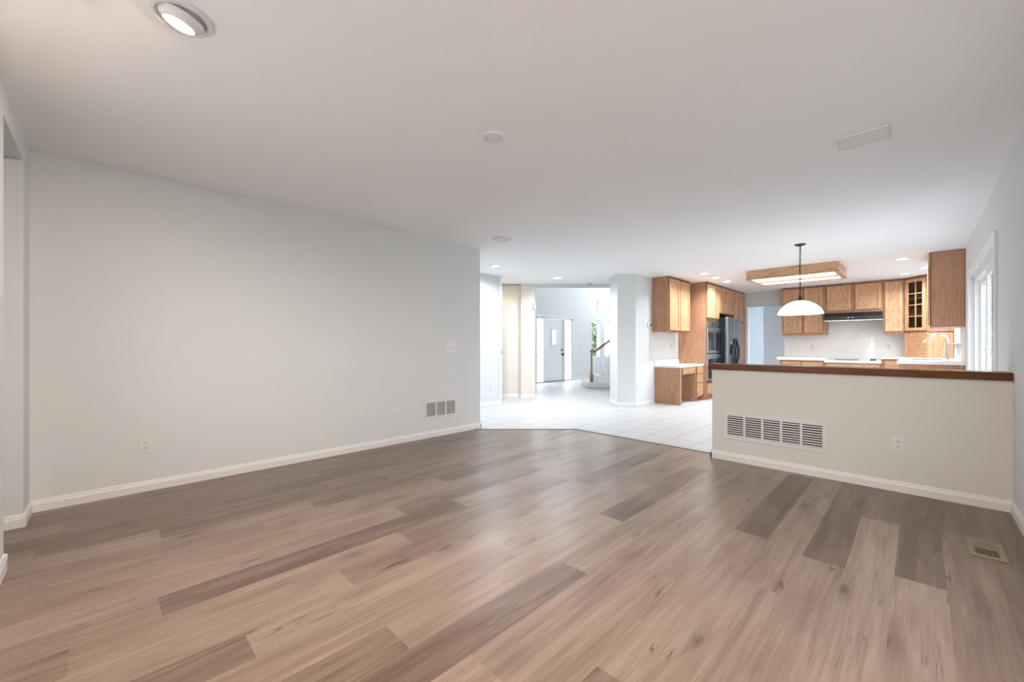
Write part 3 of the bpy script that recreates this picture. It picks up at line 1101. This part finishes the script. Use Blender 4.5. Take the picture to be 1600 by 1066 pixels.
# fluorescent box light
bx0, bx1, by0, by1, bz = -2.30, -.94, 8.56, 9.63, 2.449
bl = thing('box_light', ((bx0 + bx1) / 2, (by0 + by1) / 2, CH), 'large lit oak-framed fluorescent box on the kitchen ceiling', 'ceiling light')
m = MB()
ft = .025
m.box(bx0, bx1, by0, by0 + ft, bz, CH)
m.box(bx0, bx1, by1 - ft, by1, bz, CH)
m.box(bx0, bx0 + ft, by0 + ft, by1 - ft, bz, CH)
m.box(bx1 - ft, bx1, by0 + ft, by1 - ft, bz, CH)
m.box(bx0 - .015, bx1 + .015, by0 - .015, by0 + .06, bz - .018, bz)
m.box(bx0 - .015, bx1 + .015, by1 - .06, by1 + .015, bz - .018, bz)
m.box(bx0 - .015, bx0 + .06, by0 + .06, by1 - .06, bz - .018, bz)
m.box(bx1 - .06, bx1 + .015, by0 + .06, by1 - .06, bz - .018, bz)
m.build('frame', OAKX, bl, bevel=.004)
ym = (by0 + by1) / 2
MB().box(bx0 + .06, bx1 - .06, ym - .055, ym + .055, bz - .03, bz).build('divider', OAKX, bl)
for (p, q_) in ((by0 + .06, ym - .055), (ym + .055, by1 - .06)):
    MB().box(bx0 + .06, bx1 - .06, p, q_, bz - .006, bz).build('diffuser', TUBE, bl)

# pendant
px, py = -1.159, 6.80
pl = thing('pendant_lamp', (px, py, CH), 'lit white dome pendant on a dark chain before the kitchen', 'pendant light')
MB().lathe([(0, -.028), (.02, -.028), (.05, -.018), (.068, -.006), (.07, 0), (0, 0)], Matrix.Translation((px, py, CH)), 28).build('canopy', BRONZE, pl, smooth=True)
m = MB()
z = CH - .028
k = 0
while z > 1.885:
    c = Vector((px, py, z - .02))
    a_ = Vector((1, 0, 0)) if k % 2 else Vector((0, 1, 0))
    m.ring(c, .0125, .0032, a_, Vector((0, 0, 1.7)), 12, 6)
    z -= .034
    k += 1
m.tube([(px + .006, py + .006, CH - .02), (px - .005, py + .005, 2.3), (px + .004, py - .005, 2.05), (px, py, 1.86)], .003, 6)
m.build('chain', BRONZE, pl, smooth=True)
MB().lathe([(0, 1.885), (.012, 1.885), (.02, 1.865), (.016, 1.85), (.03, 1.835), (.032, 1.818), (0, 1.818)], Matrix.Translation((px, py, 0)), 20).build('finial', BRONZE, pl, smooth=True)
R0, zt, zb = .262, 1.822, 1.648
TM = math.radians(72)


def cap(R, zt_, zb_, n=14):
    return [(R * math.sin(TM * i / n) / math.sin(TM), zb_ + (zt_ - zb_) * (math.cos(TM * i / n) - math.cos(TM)) / (1 - math.cos(TM))) for i in range(n + 1)]


prof = cap(R0, zt, zb) + [(R0 + .002, zb - .012), (R0 - .004, zb - .013)] + cap(R0 - .006, zt - .008, zb)[::-1]
MB().lathe(prof, Matrix.Translation((px, py, 0)), 48).build('shade', SHADE, pl, smooth=True)
spot('pendant_bulb', pl, (0, 0, 1.66 - CH), *LAMP['pendant'], size=.2)


# ------------------------------------------------------------------ cabinets
def door_mesh(F, u0, u1, z0, z1, t=.032, st=.055, back=.007):
    """stiles and rails of a cabinet door, standing a little proud of the face frame"""
    d = MB()
    d.box(u0, u0 + st, back, t, z0, z1, F)
    d.box(u1 - st, u1, back, t, z0, z1, F)
    d.box(u0 + st, u1 - st, back, t, z0, z0 + st, F)
    d.box(u0 + st, u1 - st, back, t, z1 - st, z1, F)
    return d


def add_door(root, F, u0, u1, z0, z1, st=.055):
    d = door_mesh(F, u0, u1, z0, z1, st=st).build('door', OAK, root, bevel=.004)
    MB().box(u0 + st - .004, u1 - st + .004, .008, .014, z0 + st - .004, z1 - st + .004, F).build('panel', OAK_PANEL, d)
    return d


def add_drawer(root, F, u0, u1, z0, z1, mat):
    return MB().box(u0, u1, .006, .028, z0, z1, F).build('drawer', mat, root, bevel=.005)


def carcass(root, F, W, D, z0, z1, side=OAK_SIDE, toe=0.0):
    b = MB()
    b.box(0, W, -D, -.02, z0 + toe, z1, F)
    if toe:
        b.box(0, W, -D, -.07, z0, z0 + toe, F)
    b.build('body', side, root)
    return MB().box(0, W, -.02, 0, z0 + toe, z1, F).build('face_frame', OAK_FRAME_SHADE, root, bevel=.002)


def unit(name, F, W, D, z0, z1, label, cat, doors=(), drawers=(), crown=True, group=None, toe=0.0, dmat=OAKX):
    root = thing(name, F(W / 2, -D / 2, z0), label, cat, group)
    carcass(root, F, W, D, z0, z1, toe=toe)
    for dd in doors:
        add_door(root, F, *dd)
    for dd in drawers:
        add_drawer(root, F, *dd, dmat)
    if crown:
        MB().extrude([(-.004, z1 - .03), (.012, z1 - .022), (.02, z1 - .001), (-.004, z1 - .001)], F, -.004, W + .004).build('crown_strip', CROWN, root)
    return root


TOP = CH - .004
# left run: faces +x, u runs along +y
FW = lambda d, y: frame(-3.898 + d, y, PI / 2)
WG, BG = 'oak wall cabinets', 'oak base cabinets'
# wall cabinet over the desk
F = FW(.335, 7.99)
unit('wall_cabinet', F, 1.07, .333, 1.478, TOP, 'oak two-door wall cabinet hanging over the built-in desk', 'cabinet',
     [(.035, .52, 1.51, TOP - .05), (.56, 1.045, 1.51, TOP - .05)], group=WG)

# desk
dk = thing('desk', (-3.63, 8.7, 0), 'built-in oak desk with white top and open kneehole', 'desk')
m = MB().box(-3.898, -3.36, 8.12, 8.145, 0, .75)
m.build('end_panel', OAK_SIDE, dk, bevel=.002)
MB().box(-3.372, -3.352, 8.115, 8.15, 0, .75).build('edge_stile', OAK, dk)
MB().box(-3.898, -3.34, 8.09, 9.296, .75, .795).build('desktop', COUNTER, dk, bevel=.006)
MB().box(-3.898, -3.88, 8.09, 9.296, .795, .895).build('backsplash_lip', COUNTER, dk, bevel=.003)
MB().box(-3.898, -3.38, 8.86, 9.296, .09, .75).build('drawer_box', OAK_SIDE, dk)
MB().box(-3.898, -3.45, 8.87, 9.296, 0, .09).build('plinth', OAK_SIDE, dk)
F = FW(.538, 8.145)
MB().box(.0, .715, -.03, -.02, .60, .75, F).build('apron', OAK, dk)
add_drawer(dk, F, .03, .69, .625, .735, OAKY)
F = FW(.518, 8.86)
MB().box(0, .436, -.001, .018, .09, .75, F).build('face_frame', OAK_FRAME_SHADE, dk)
F = FW(.537, 8.86)
for (p, q_) in ((.60, .735), (.40, .585), (.12, .385)):
    add_drawer(dk, F, .07, .40, p, q_, OAKY)

# tall oven cabinet
OZ0, OZ1 = .385, 1.745
F = FW(.60, 9.30)
ov = thing('oven_cabinet', (-3.6, 9.7, 0), 'tall oak cabinet that houses the steel double oven', 'cabinet')
b = MB()
b.box(0, .025, -.598, 0, 0, TOP, F)
b.box(.785, .81, -.598, 0, 0, TOP, F)
b.box(.025, .785, -.598, -.02, 1.79, TOP, F)
b.box(.025, .785, -.598, -.02, .1, .34, F)
b.box(.025, .785, -.598, -.08, 0, .1, F)
b.box(.025, .785, -.598, -.58, .34, 1.79, F)
b.build('body', OAK_SIDE, ov, bevel=.001)
b = MB()
b.box(.025, .785, -.02, 0, 1.745, TOP, F)
b.box(.025, .785, -.02, 0, .1, .385, F)
b.box(.0252, .03, -.02, 0, .385, 1.745, F)
b.box(.78, .7848, -.02, 0, .385, 1.745, F)
b.build('face_frame', OAK_FRAME_SHADE, ov)
add_door(ov, F, .03, .395, 1.815, TOP - .04)
add_door(ov, F, .415, .78, 1.815, TOP - .04)
add_drawer(ov, F, .05, .76, .13, .35, OAKY)
MB().extrude([(-.004, TOP - .03), (.012, TOP - .022), (.02, TOP - .001), (-.004, TOP - .001)], F, -.004, .81).build('crown_strip', CROWN, ov)

# double oven
do = thing('double_oven', (-3.35, 9.7, OZ0), 'stainless double wall oven with dark glass doors', 'oven')
MB().box(.03, .78, -.55, .002, OZ0 + .003, OZ1 - .003, F).build('housing', BLACK, do)
MB().box(.032, .778, .002, .024, 1.615, OZ1 - .005, F).build('control_panel', STEEL, do, bevel=.003)
MB().box(.27, .54, .024, .0255, 1.635, 1.725, F).build('display', BGLASS, do)
for (p, q_) in ((1.03, 1.605), (OZ0 + .03, 1.01)):
    dr = MB().box(.032, .778, .002, .032, p, q_, F).build('oven_door', STEEL, do, bevel=.004)
    MB().box(.09, .72, .032, .034, p + .05, q_ - .11, F).build('window', BGLASS, dr)
    hz = q_ - .045
    h = MB()
    P3 = lambda u, w: Vector(F(u, w, hz))
    h.tube([P3(.07, .075), P3(.74, .075)], .013, 10)
    h.tube([P3(.10, .03), P3(.10, .075)], .009, 8)
    h.tube([P3(.71, .03), P3(.71, .075)], .009, 8)
    h.build('handle', CHROME, dr, smooth=True)

# cabinet over the fridge
F = FW(.60, 10.115)
unit('wall_cabinet', F, 1.06, .598, 1.94, TOP, 'oak two-door wall cabinet above the refrigerator', 'cabinet',
     [(.02, .515, 1.965, TOP - .04), (.535, 1.04, 1.965, TOP - .04)], group=WG)
# fridge
fg = thing('refrigerator', (-3.5, 10.64, 0), 'side-by-side stainless refrigerator with charcoal side and black curved handles', 'refrigerator')
MB().box(-3.88, -3.175, 10.155, 11.14, .02, 1.85).build('cabinet_body', FRIDGE_SIDE, fg, bevel=.006)
F = FW(.725, 10.155)
for (p, q_) in ((0, .475), (.485, .985)):
    dr = MB().box(p, q_, .0, .065, .06, 1.864, F).build('door', FRIDGE_STEEL, fg, bevel=.014)
    h = MB()
    u = q_ - .035 if p == 0 else p + .035
    sg = -1 if p == 0 else 1
    pts = []
    for k in range(13):
        s = k / 12
        pts.append(Vector(F(u + sg * .10 * math.sin(PI * s) * .8, .072 + .045 * math.sin(PI * s), .72 + .64 * s)))
    h.tube(pts, .027, 8)
    h.build('handle', BLACK, dr, smooth=True)
    if p == 0:
        MB().box(.13, .33, .065, .068, 1.0, 1.32, F).build('ice_dispenser', BLACK, dr, bevel=.003)
        MB().box(.15, .31, .068, .071, 1.22, 1.30, F).build('dispenser_panel', plain('panel_grey', (.3, .32, .34), .3), dr)
MB().box(0, .985, -.02, .02, .02, .055, F).build('kick_grille', BLACK, fg)

# pantry
F = FW(.60, 11.19)
unit('pantry_cabinet', F, .905, .598, 0, TOP, 'tall oak pantry cabinet right of the refrigerator', 'cabinet',
     [(.02, .44, 1.82, TOP - .04), (.46, .885, 1.82, TOP - .04), (.02, .44, .13, 1.785), (.46, .885, .13, 1.785)], toe=.1)

# back run: faces -y, u runs along +x
FBK = lambda x, d: frame(x, 12.088 - d, 0)
F = FBK(-2.37, .335)
unit('wall_cabinet', F, .855, .333, 1.455, TOP, 'oak two-door wall cabinet left of the range hood, behind the pendant', 'cabinet',
     [(.03, .40, 1.50, TOP - .05), (.455, .80, 1.50, TOP - .05)], group=WG)
F = FBK(-1.512, .335)
unit('wall_cabinet', F, .975, .333, 1.935, TOP, 'short oak two-door wall cabinet directly above the range hood', 'cabinet',
     [(.025, .45, 1.995, TOP - .05), (.525, .95, 1.995, TOP - .05)], group=WG)
F = FBK(-.535, .335)
unit('wall_cabinet', F, .325, .333, 1.455, TOP, 'narrow one-door oak wall cabinet between the hood and glass-front cabinet', 'cabinet',
     [(.03, .30, 1.50, TOP - .05)], group=WG)

# range hood
hdx0, hdx1 = -1.525, -.535
hd_ = thing('range_hood', (-1.03, 11.8, 1.745), 'black slim range hood under the short oak cabinet', 'range hood')
F = lambda u, w, z: (u, 12.08 - w, z)
MB().extrude([(0, 1.765), (.49, 1.765), (.50, 1.785), (.50, 1.84), (.43, 1.93), (0, 1.93)], F, hdx0, hdx1).build('canopy', BLACK, hd_, bevel=.006)
MB().box(hdx0 - .003, hdx1 + .003, .0, .505, 1.745, 1.765, F).build('chrome_strip', CHROME, hd_, bevel=.003)
for k, u in enumerate((-1.09, -1.02)):
    MB().lathe([(0, .014), (.014, .012), (.016, 0), (0, 0)], Matrix.Translation((u, 12.08 - .5, 1.812)) @ Matrix.Rotation(PI / 2, 4, 'X'), 14).build('knob', CHROME, hd_)

# glass-front corner cabinet over its appliance garage
CA, CB = Vector((-.205, 11.752)), Vector((.143, 11.40))
ang = math.atan2(CB.y - CA.y, CB.x - CA.x)
Wd = (CB - CA).length
FC = frame(CA.x, CA.y, ang)
gc = thing('corner_cabinet', (.2, 11.8, 1.5), 'oak corner wall cabinet with a gridded glass door', 'cabinet')
pent = [(CA.x, CA.y), (CB.x, CB.y), (.475, 11.40), (.475, 12.088), (-.205, 12.088)]
b = MB()
b.prism(pent, 1.47, 1.50)
b.prism(pent, TOP - .04, TOP)
for zz in (1.83, 2.15):
    b.prism([(CA.x + .02, CA.y + .02), (CB.x + .01, CB.y + .03), (.46, 11.43), (.46, 12.07), (-.19, 12.07)], zz, zz + .015)
b.box(.457, .475, 11.40, 12.088, 1.50, TOP - .04)
b.box(-.205, .457, 12.07, 12.088, 1.50, TOP - .04)
b.box(.143, .457, 11.40, 11.418, 1.50, TOP - .04)
b.box(-.205, -.187, 11.752, 12.07, 1.50, TOP - .04)
b.build('body', OAK_SIDE, gc)
ff = MB()
ff.box(0, .05, -.018, 0, 1.47, TOP, FC)
ff.box(Wd - .05, Wd, -.018, 0, 1.47, TOP, FC)
ff.box(.05, Wd - .05, -.018, 0, 1.47, 1.52, FC)
ff.box(.05, Wd - .05, -.018, 0, TOP - .05, TOP, FC)
ff.build('face_frame', OAK, gc)
dz0, dz1 = 1.50, TOP - .05
gd = door_mesh(FC, .04, Wd - .04, dz0, dz1, st=.06)
um = Wd / 2
gd.box(um - .009, um + .009, .004, .018, dz0 + .06, dz1 - .06, FC)
for k in range(1, 4):
    zz = dz0 + .06 + (dz1 - dz0 - .12) * k / 4
    gd.box(.10, Wd - .10, .004, .018, zz - .009, zz + .009, FC)
gdo = gd.build('door', OAK, gc, bevel=.002)
MB().box(.10, Wd - .10, .006, .009, dz0 + .06, dz1 - .06, FC).build('glass_pane', PANE_DARK, gdo)

ag = thing('appliance_garage', (.2, 11.8, .957), 'oak appliance garage with slatted tambour door under the corner cabinet', 'cabinet')
b = MB()
b.box(.143, .47, 11.40, 11.42, .957, 1.468)
b.prism(pent, 1.455, 1.469)
b.box(0, .055, -.018, 0, .957, 1.455, FC)
b.box(Wd - .055, Wd, -.018, 0, .957, 1.455, FC)
b.box(.055, Wd - .055, -.018, 0, 1.40, 1.455, FC)
b.build('body', OAK, ag)
tb = MB()
n = 13
for k in range(n):
    zz = .957 + (1.40 - .957) * k / n
    p = (1.40 - .957) / n
    tb.extrude([(-.016, zz), (-.006, zz + p * .15), (-.003, zz + p * .5), (-.006, zz + p * .85), (-.016, zz + p)], FC, .055, Wd - .055)
tb.build('tambour_door', OAKX, ag)

# right wall cabinet (side panel towards us), faces -x
FRT = lambda y, d: frame(XR - .004 - d, y, -PI / 2)
F = FRT(9.62, .342)
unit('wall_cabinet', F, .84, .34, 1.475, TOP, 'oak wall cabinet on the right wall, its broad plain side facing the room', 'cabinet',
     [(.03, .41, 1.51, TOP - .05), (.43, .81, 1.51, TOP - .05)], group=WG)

# base cabinets, counters
F = FBK(-2.36, .61)
unit('base_cabinet', F, .86, .60, 0, .852, 'oak base cabinet under the back counter, left end', 'cabinet',
     [(.03, .415, .13, .66), (.445, .83, .13, .66)], [(.03, .415, .69, .82), (.445, .83, .69, .82)], crown=False, toe=.1, group=BG)
F = FBK(-1.50, .61)
unit('base_cabinet', F, .955, .60, 0, .815, 'oak base cabinet below the cooktop', 'cabinet',
     [(.03, .46, .13, .66), (.49, .925, .13, .66)], [(.03, .925, .68, .80)], crown=False, toe=.1, group=BG)
F = FBK(-.545, .61)
unit('base_cabinet', F, .325, .60, 0, .912, 'narrow oak base cabinet right of the cooktop', 'cabinet',
     [(.05, .305, .13, .70)], [(.05, .305, .73, .885)], crown=False, toe=.1, group=BG)
sk = thing('base_cabinet', (.15, 10.4, 0), 'oak base cabinet run along the right wall, beadboard end towards us', 'cabinet', BG)
b = MB()
b.box(-.19, .474, 8.80, 9.84, .1, .912)
b.box(-.19, .474, 10.61, 12.08, .1, .912)
b.box(-.19, .474, 9.84, 10.61, .1, .74)
b.box(-.19, -.09, 9.84, 10.61, .74, .912)
b.build('body', OAK_SIDE, sk)
MB().box(-.12, .474, 8.83, 12.08, 0, .1).build('plinth', OAK_SIDE, sk)
ep = MB()
n = 13
for k in range(n):
    x = -.21 + (.684) * k / n
    ep.box(x, x + .684 / n - .006, 8.786, 8.80, .1, .912)
ep.build('end_panel', OAK_SIDE, sk, bevel=.002)
F = frame(-.19, 11.42, -PI / 2)
for k in range(4):
    add_door(sk, F, .03 + .64 * k, .31 + .64 * k, .13, .70)
    add_door(sk, F, .33 + .64 * k, .61 + .64 * k, .13, .70)
    add_drawer(sk, F, .03 + .64 * k, .61 + .64 * k, .73, .885, OAKY)

tag(MB().box(-2.42, -1.503, 11.44, 12.088, .853, .925).build('countertop', COUNTER, bevel=.008),
    'white countertop at the left end of the back run', 'countertop')
tag(MB().box(-1.502, -.546, 11.44, 12.088, .816, .868).build('countertop', COUNTER, bevel=.006),
    'lowered white countertop that carries the cooktop', 'countertop')
ct = MB()
ct.box(-.545, -.24, 11.44, 12.088, .914, .957)
tag(ct.build('countertop', COUNTER, bevel=.006), 'short white countertop between cooktop and corner garage', 'countertop')
sk0, sk1, sx0, sx1 = 9.85, 10.6, -.08, .30
ct = MB()
ct.box(-.24, .478, 8.765, sk0, .914, .957)
ct.box(-.24, .478, sk1, 12.088, .914, .957)
ct.box(-.24, sx0, sk0, sk1, .914, .957)
ct.box(sx1, .478, sk0, sk1, .914, .957)
tag(ct.build('countertop', COUNTER), 'long white countertop with the sink along the right wall', 'countertop')

cook = thing('cooktop', (-1.03, 11.75, .868), 'dark glass cooktop set in the lowered white countertop', 'cooktop')
MB().box(-1.36, -.72, 11.50, 12.0, .868, .874).build('glass_top', plain('pale_ceran', (.55, .56, .57), .08), cook, bevel=.002)
MB().box(-1.36, -.95, 11.90, 12.0, .874, .884).build('rear_trim', BLACK, cook)
for k in range(4):
    MB().lathe([(0, .03), (.017, .03), (.02, 0), (0, 0)], Matrix.Translation((-.70 + .045 * (k % 2) - .02, 11.70 + .07 * k, .874)), 14).build('knob', BLACK, cook)

sn = thing('sink', (.1, 10.2, .93), 'steel sink basin in the right countertop below the faucet', 'sink')
b = MB()
b.box(sx0 + .001, sx1 - .001, sk0 + .001, sk1 - .001, .75, .756)
b.box(sx0 + .001, sx0 + .006, sk0 + .001, sk1 - .001, .756, .957)
b.box(sx1 - .006, sx1 - .001, sk0 + .001, sk1 - .001, .756, .957)
b.box(sx0 + .006, sx1 - .006, sk0 + .001, sk0 + .006, .756, .957)
b.box(sx0 + .006, sx1 - .006, sk1 - .006, sk1 - .001, .756, .957)
b.build('basin', STEEL, sn)
MB().lathe([(0, .759), (.04, .759), (.045, .756), (0, .756)], Matrix.Translation((.1, 10.2, 0)), 18).build('drain', CHROME, sn)

# faucet
fx, fy = .355, 10.2
fa = thing('faucet', (fx, fy, .957), 'tall arched chrome faucet at the sink', 'faucet')
MB().lathe([(0, .957), (.034, .957), (.032, .968), (.024, .98), (.024, 1.07), (.020, 1.09), (0, 1.09)], Matrix.Translation((fx, fy, 0)), 20).build('base', CHROME, fa, smooth=True)
pts = [(fx, fy, 1.07), (fx, fy, 1.24)]
rr = .125
for k in range(1, 12):
    t_ = PI * k / 11 * .83
    pts.append((fx - rr + rr * math.cos(t_), fy, 1.27 + rr * math.sin(t_) * 1.0))
MB().tube(pts, .0165, 12).build('spout', CHROME, fa, smooth=True)
e = Vector(pts[-1])
dr = (Vector(pts[-1]) - Vector(pts[-2])).normalized()
MB().tube([e, e + dr * .03, e + dr * .10], [.018, .021, .022], 12).build('spray_head', CHROME, fa, smooth=True)
MB().tube([(fx, fy, 1.03), (fx - .03, fy - .03, 1.035), (fx - .07, fy - .06, 1.05)], [.011, .009, .008], 10).build('lever', CHROME, fa, smooth=True)

# splash tiles on the kitchen walls
struct(MB().box(-2.385, -.2, 12.091, 12.0995, .925, 1.4545).box(-1.508, -.54, 12.091, 12.0995, 1.4545, 1.744).build('wall_tiling_back', SPLASH))
struct(MB().box(XR - .0085, XR - .0005, 8.80, 9.72, .958, 1.47).build('wall_tiling_right', SPLASHY))
F, l = at_wall('kright', 9.35, 1.2)
outlet(F, 'white outlet on the right wall behind the faucet', l)

# ------------------------------------------------------------------ foyer stairs
r0, d0 = 2.11, 11.35
FS = lambda u, w, z: (*RD(r0 + u, d0 + w), z)     # u: the way the stairs climb, w: away from the hall
RIS, GO, SW = .172, .235, .95
st = thing('staircase', FS(.3, .4, 0), 'pale carpeted stairs with oak handrail and white balusters in the foyer', 'stairs')
MB().box(0, .62, -.02, SW, 0, RIS, FS).build('step', CARPET, st, bevel=.03, segs=3)
for k in range(1, 10):
    u = .33 + GO * (k - 1)
    MB().box(u - .025, u + GO, .03, SW, RIS * k, RIS * (k + 1), FS).build('step', CARPET, st, bevel=.02)
poly = [(.30, 0.001), (.30, RIS + .02)]
for k in range(1, 10):
    u = .30 + GO * (k - 1)
    poly += [(u, RIS * (k + 1) + .015), (u + GO, RIS * (k + 1) + .015)]
poly += [(.30 + GO * 9, 0.001)]
sb = MB()
sb.extrude(poly, lambda w_, u, z: FS(u, w_, z), 0.0, .028)
sb.build('stringer', TRIM, st)
nu, nw_ = .125, .07
nx, ny, _ = FS(nu, nw_, 0)
nb = MB()
nb.box(nu - .045, nu + .045, nw_ - .045, nw_ + .045, RIS, RIS + .23, FS)
nb.lathe([(.045, RIS + .23), (.03, RIS + .25), (.03, RIS + .27), (.024, RIS + .4), (.026, RIS + .7), (.024, RIS + .83), (.03, RIS + .86), (0, RIS + .86)], Matrix.Translation((nx, ny, 0)), 16)
nb.build('newel_post', RAIL, st, bevel=.004)
hz0 = RIS + .87
slope = RIS / GO
hp = [FS(nu - .04, nw_, hz0), FS(nu + .08, nw_, hz0), FS(nu + .15, nw_, hz0 + .03), FS(nu + 2.2, nw_, hz0 + .03 + slope * 2.05)]
MB().tube(hp, .034, 10).build('handrail', RAIL, st, smooth=True)
for k in range(16):
    u = nu + .13 + .125 * k
    zt_ = hz0 - .02 + max(0, (u - nu - .15)) * slope
    kk = int((u - .305) / GO) + 1 if u > .305 else 0
    zb_ = RIS * (kk + 1) + (.0005 if kk == 0 else -.0005)
    bx, by, _ = FS(u, nw_, 0)
    m = MB().box(u - .012, u + .012, nw_ - .012, nw_ + .012, zb_, zb_ + .16, FS)
    m.lathe([(.013, zb_ + .16), (.009, zb_ + .18), (.012, zb_ + .33), (.007, zt_), (0, zt_)], Matrix.Translation((bx, by, 0)), 8)
    m.build('baluster', TRIM, st)

# ------------------------------------------------------------------ outdoors seen through the glass
struct(MB().box(-60, 60, -60, 60, -.5, -.3).build('ground', CONCRETE))
nh = MB()
for k in range(22):
    z = -.3 + .2 * k
    F = lambda u, w, q: (u, 17.0 - w, q)
    nh.extrude([(0, z), (.02, z), (.006, z + .2), (0, z + .2)], F, .9, 8.0)
tag(nh.build('siding_wall', SIDING), 'pale clapboard wall outside, seen through the patio slider', 'outside wall')


def tree(x, y, h, r, label, seed):
    g = thing('tree', (x, y, -.3), label, 'tree', 'trees outside the foyer windows')
    MB().tube([(x, y, -.3), (x + .05, y, h * .4), (x - .03, y + .04, h * .7)], [.10, .07, .03], 10).build('trunk', BARK, g, smooth=True)
    rg = random.Random(seed)
    m = MB()
    for _ in range(1500):
        while True:
            p = Vector((rg.uniform(-1, 1), rg.uniform(-1, 1), rg.uniform(-1, 1)))
            if .25 < p.length < 1:
                break
        c = Vector((x + p.x * r, y + p.y * r, h * .55 + p.z * h * .45))
        a_ = Vector((rg.gauss(0, 1), rg.gauss(0, 1), rg.gauss(0, 1))).normalized()
        b_ = a_.orthogonal().normalized()
        s = rg.uniform(.05, .10)
        vs = [m.bm.verts.new(c + a_ * s), m.bm.verts.new(c + b_ * s * .5), m.bm.verts.new(c - a_ * s), m.bm.verts.new(c - b_ * s * .5)]
        m.bm.faces.new(vs)
    m.build('foliage', LEAF, g)


tree(-10.4, 15.4, 2.3, .55, 'leafy green tree outside, behind the stair railing window', 3)
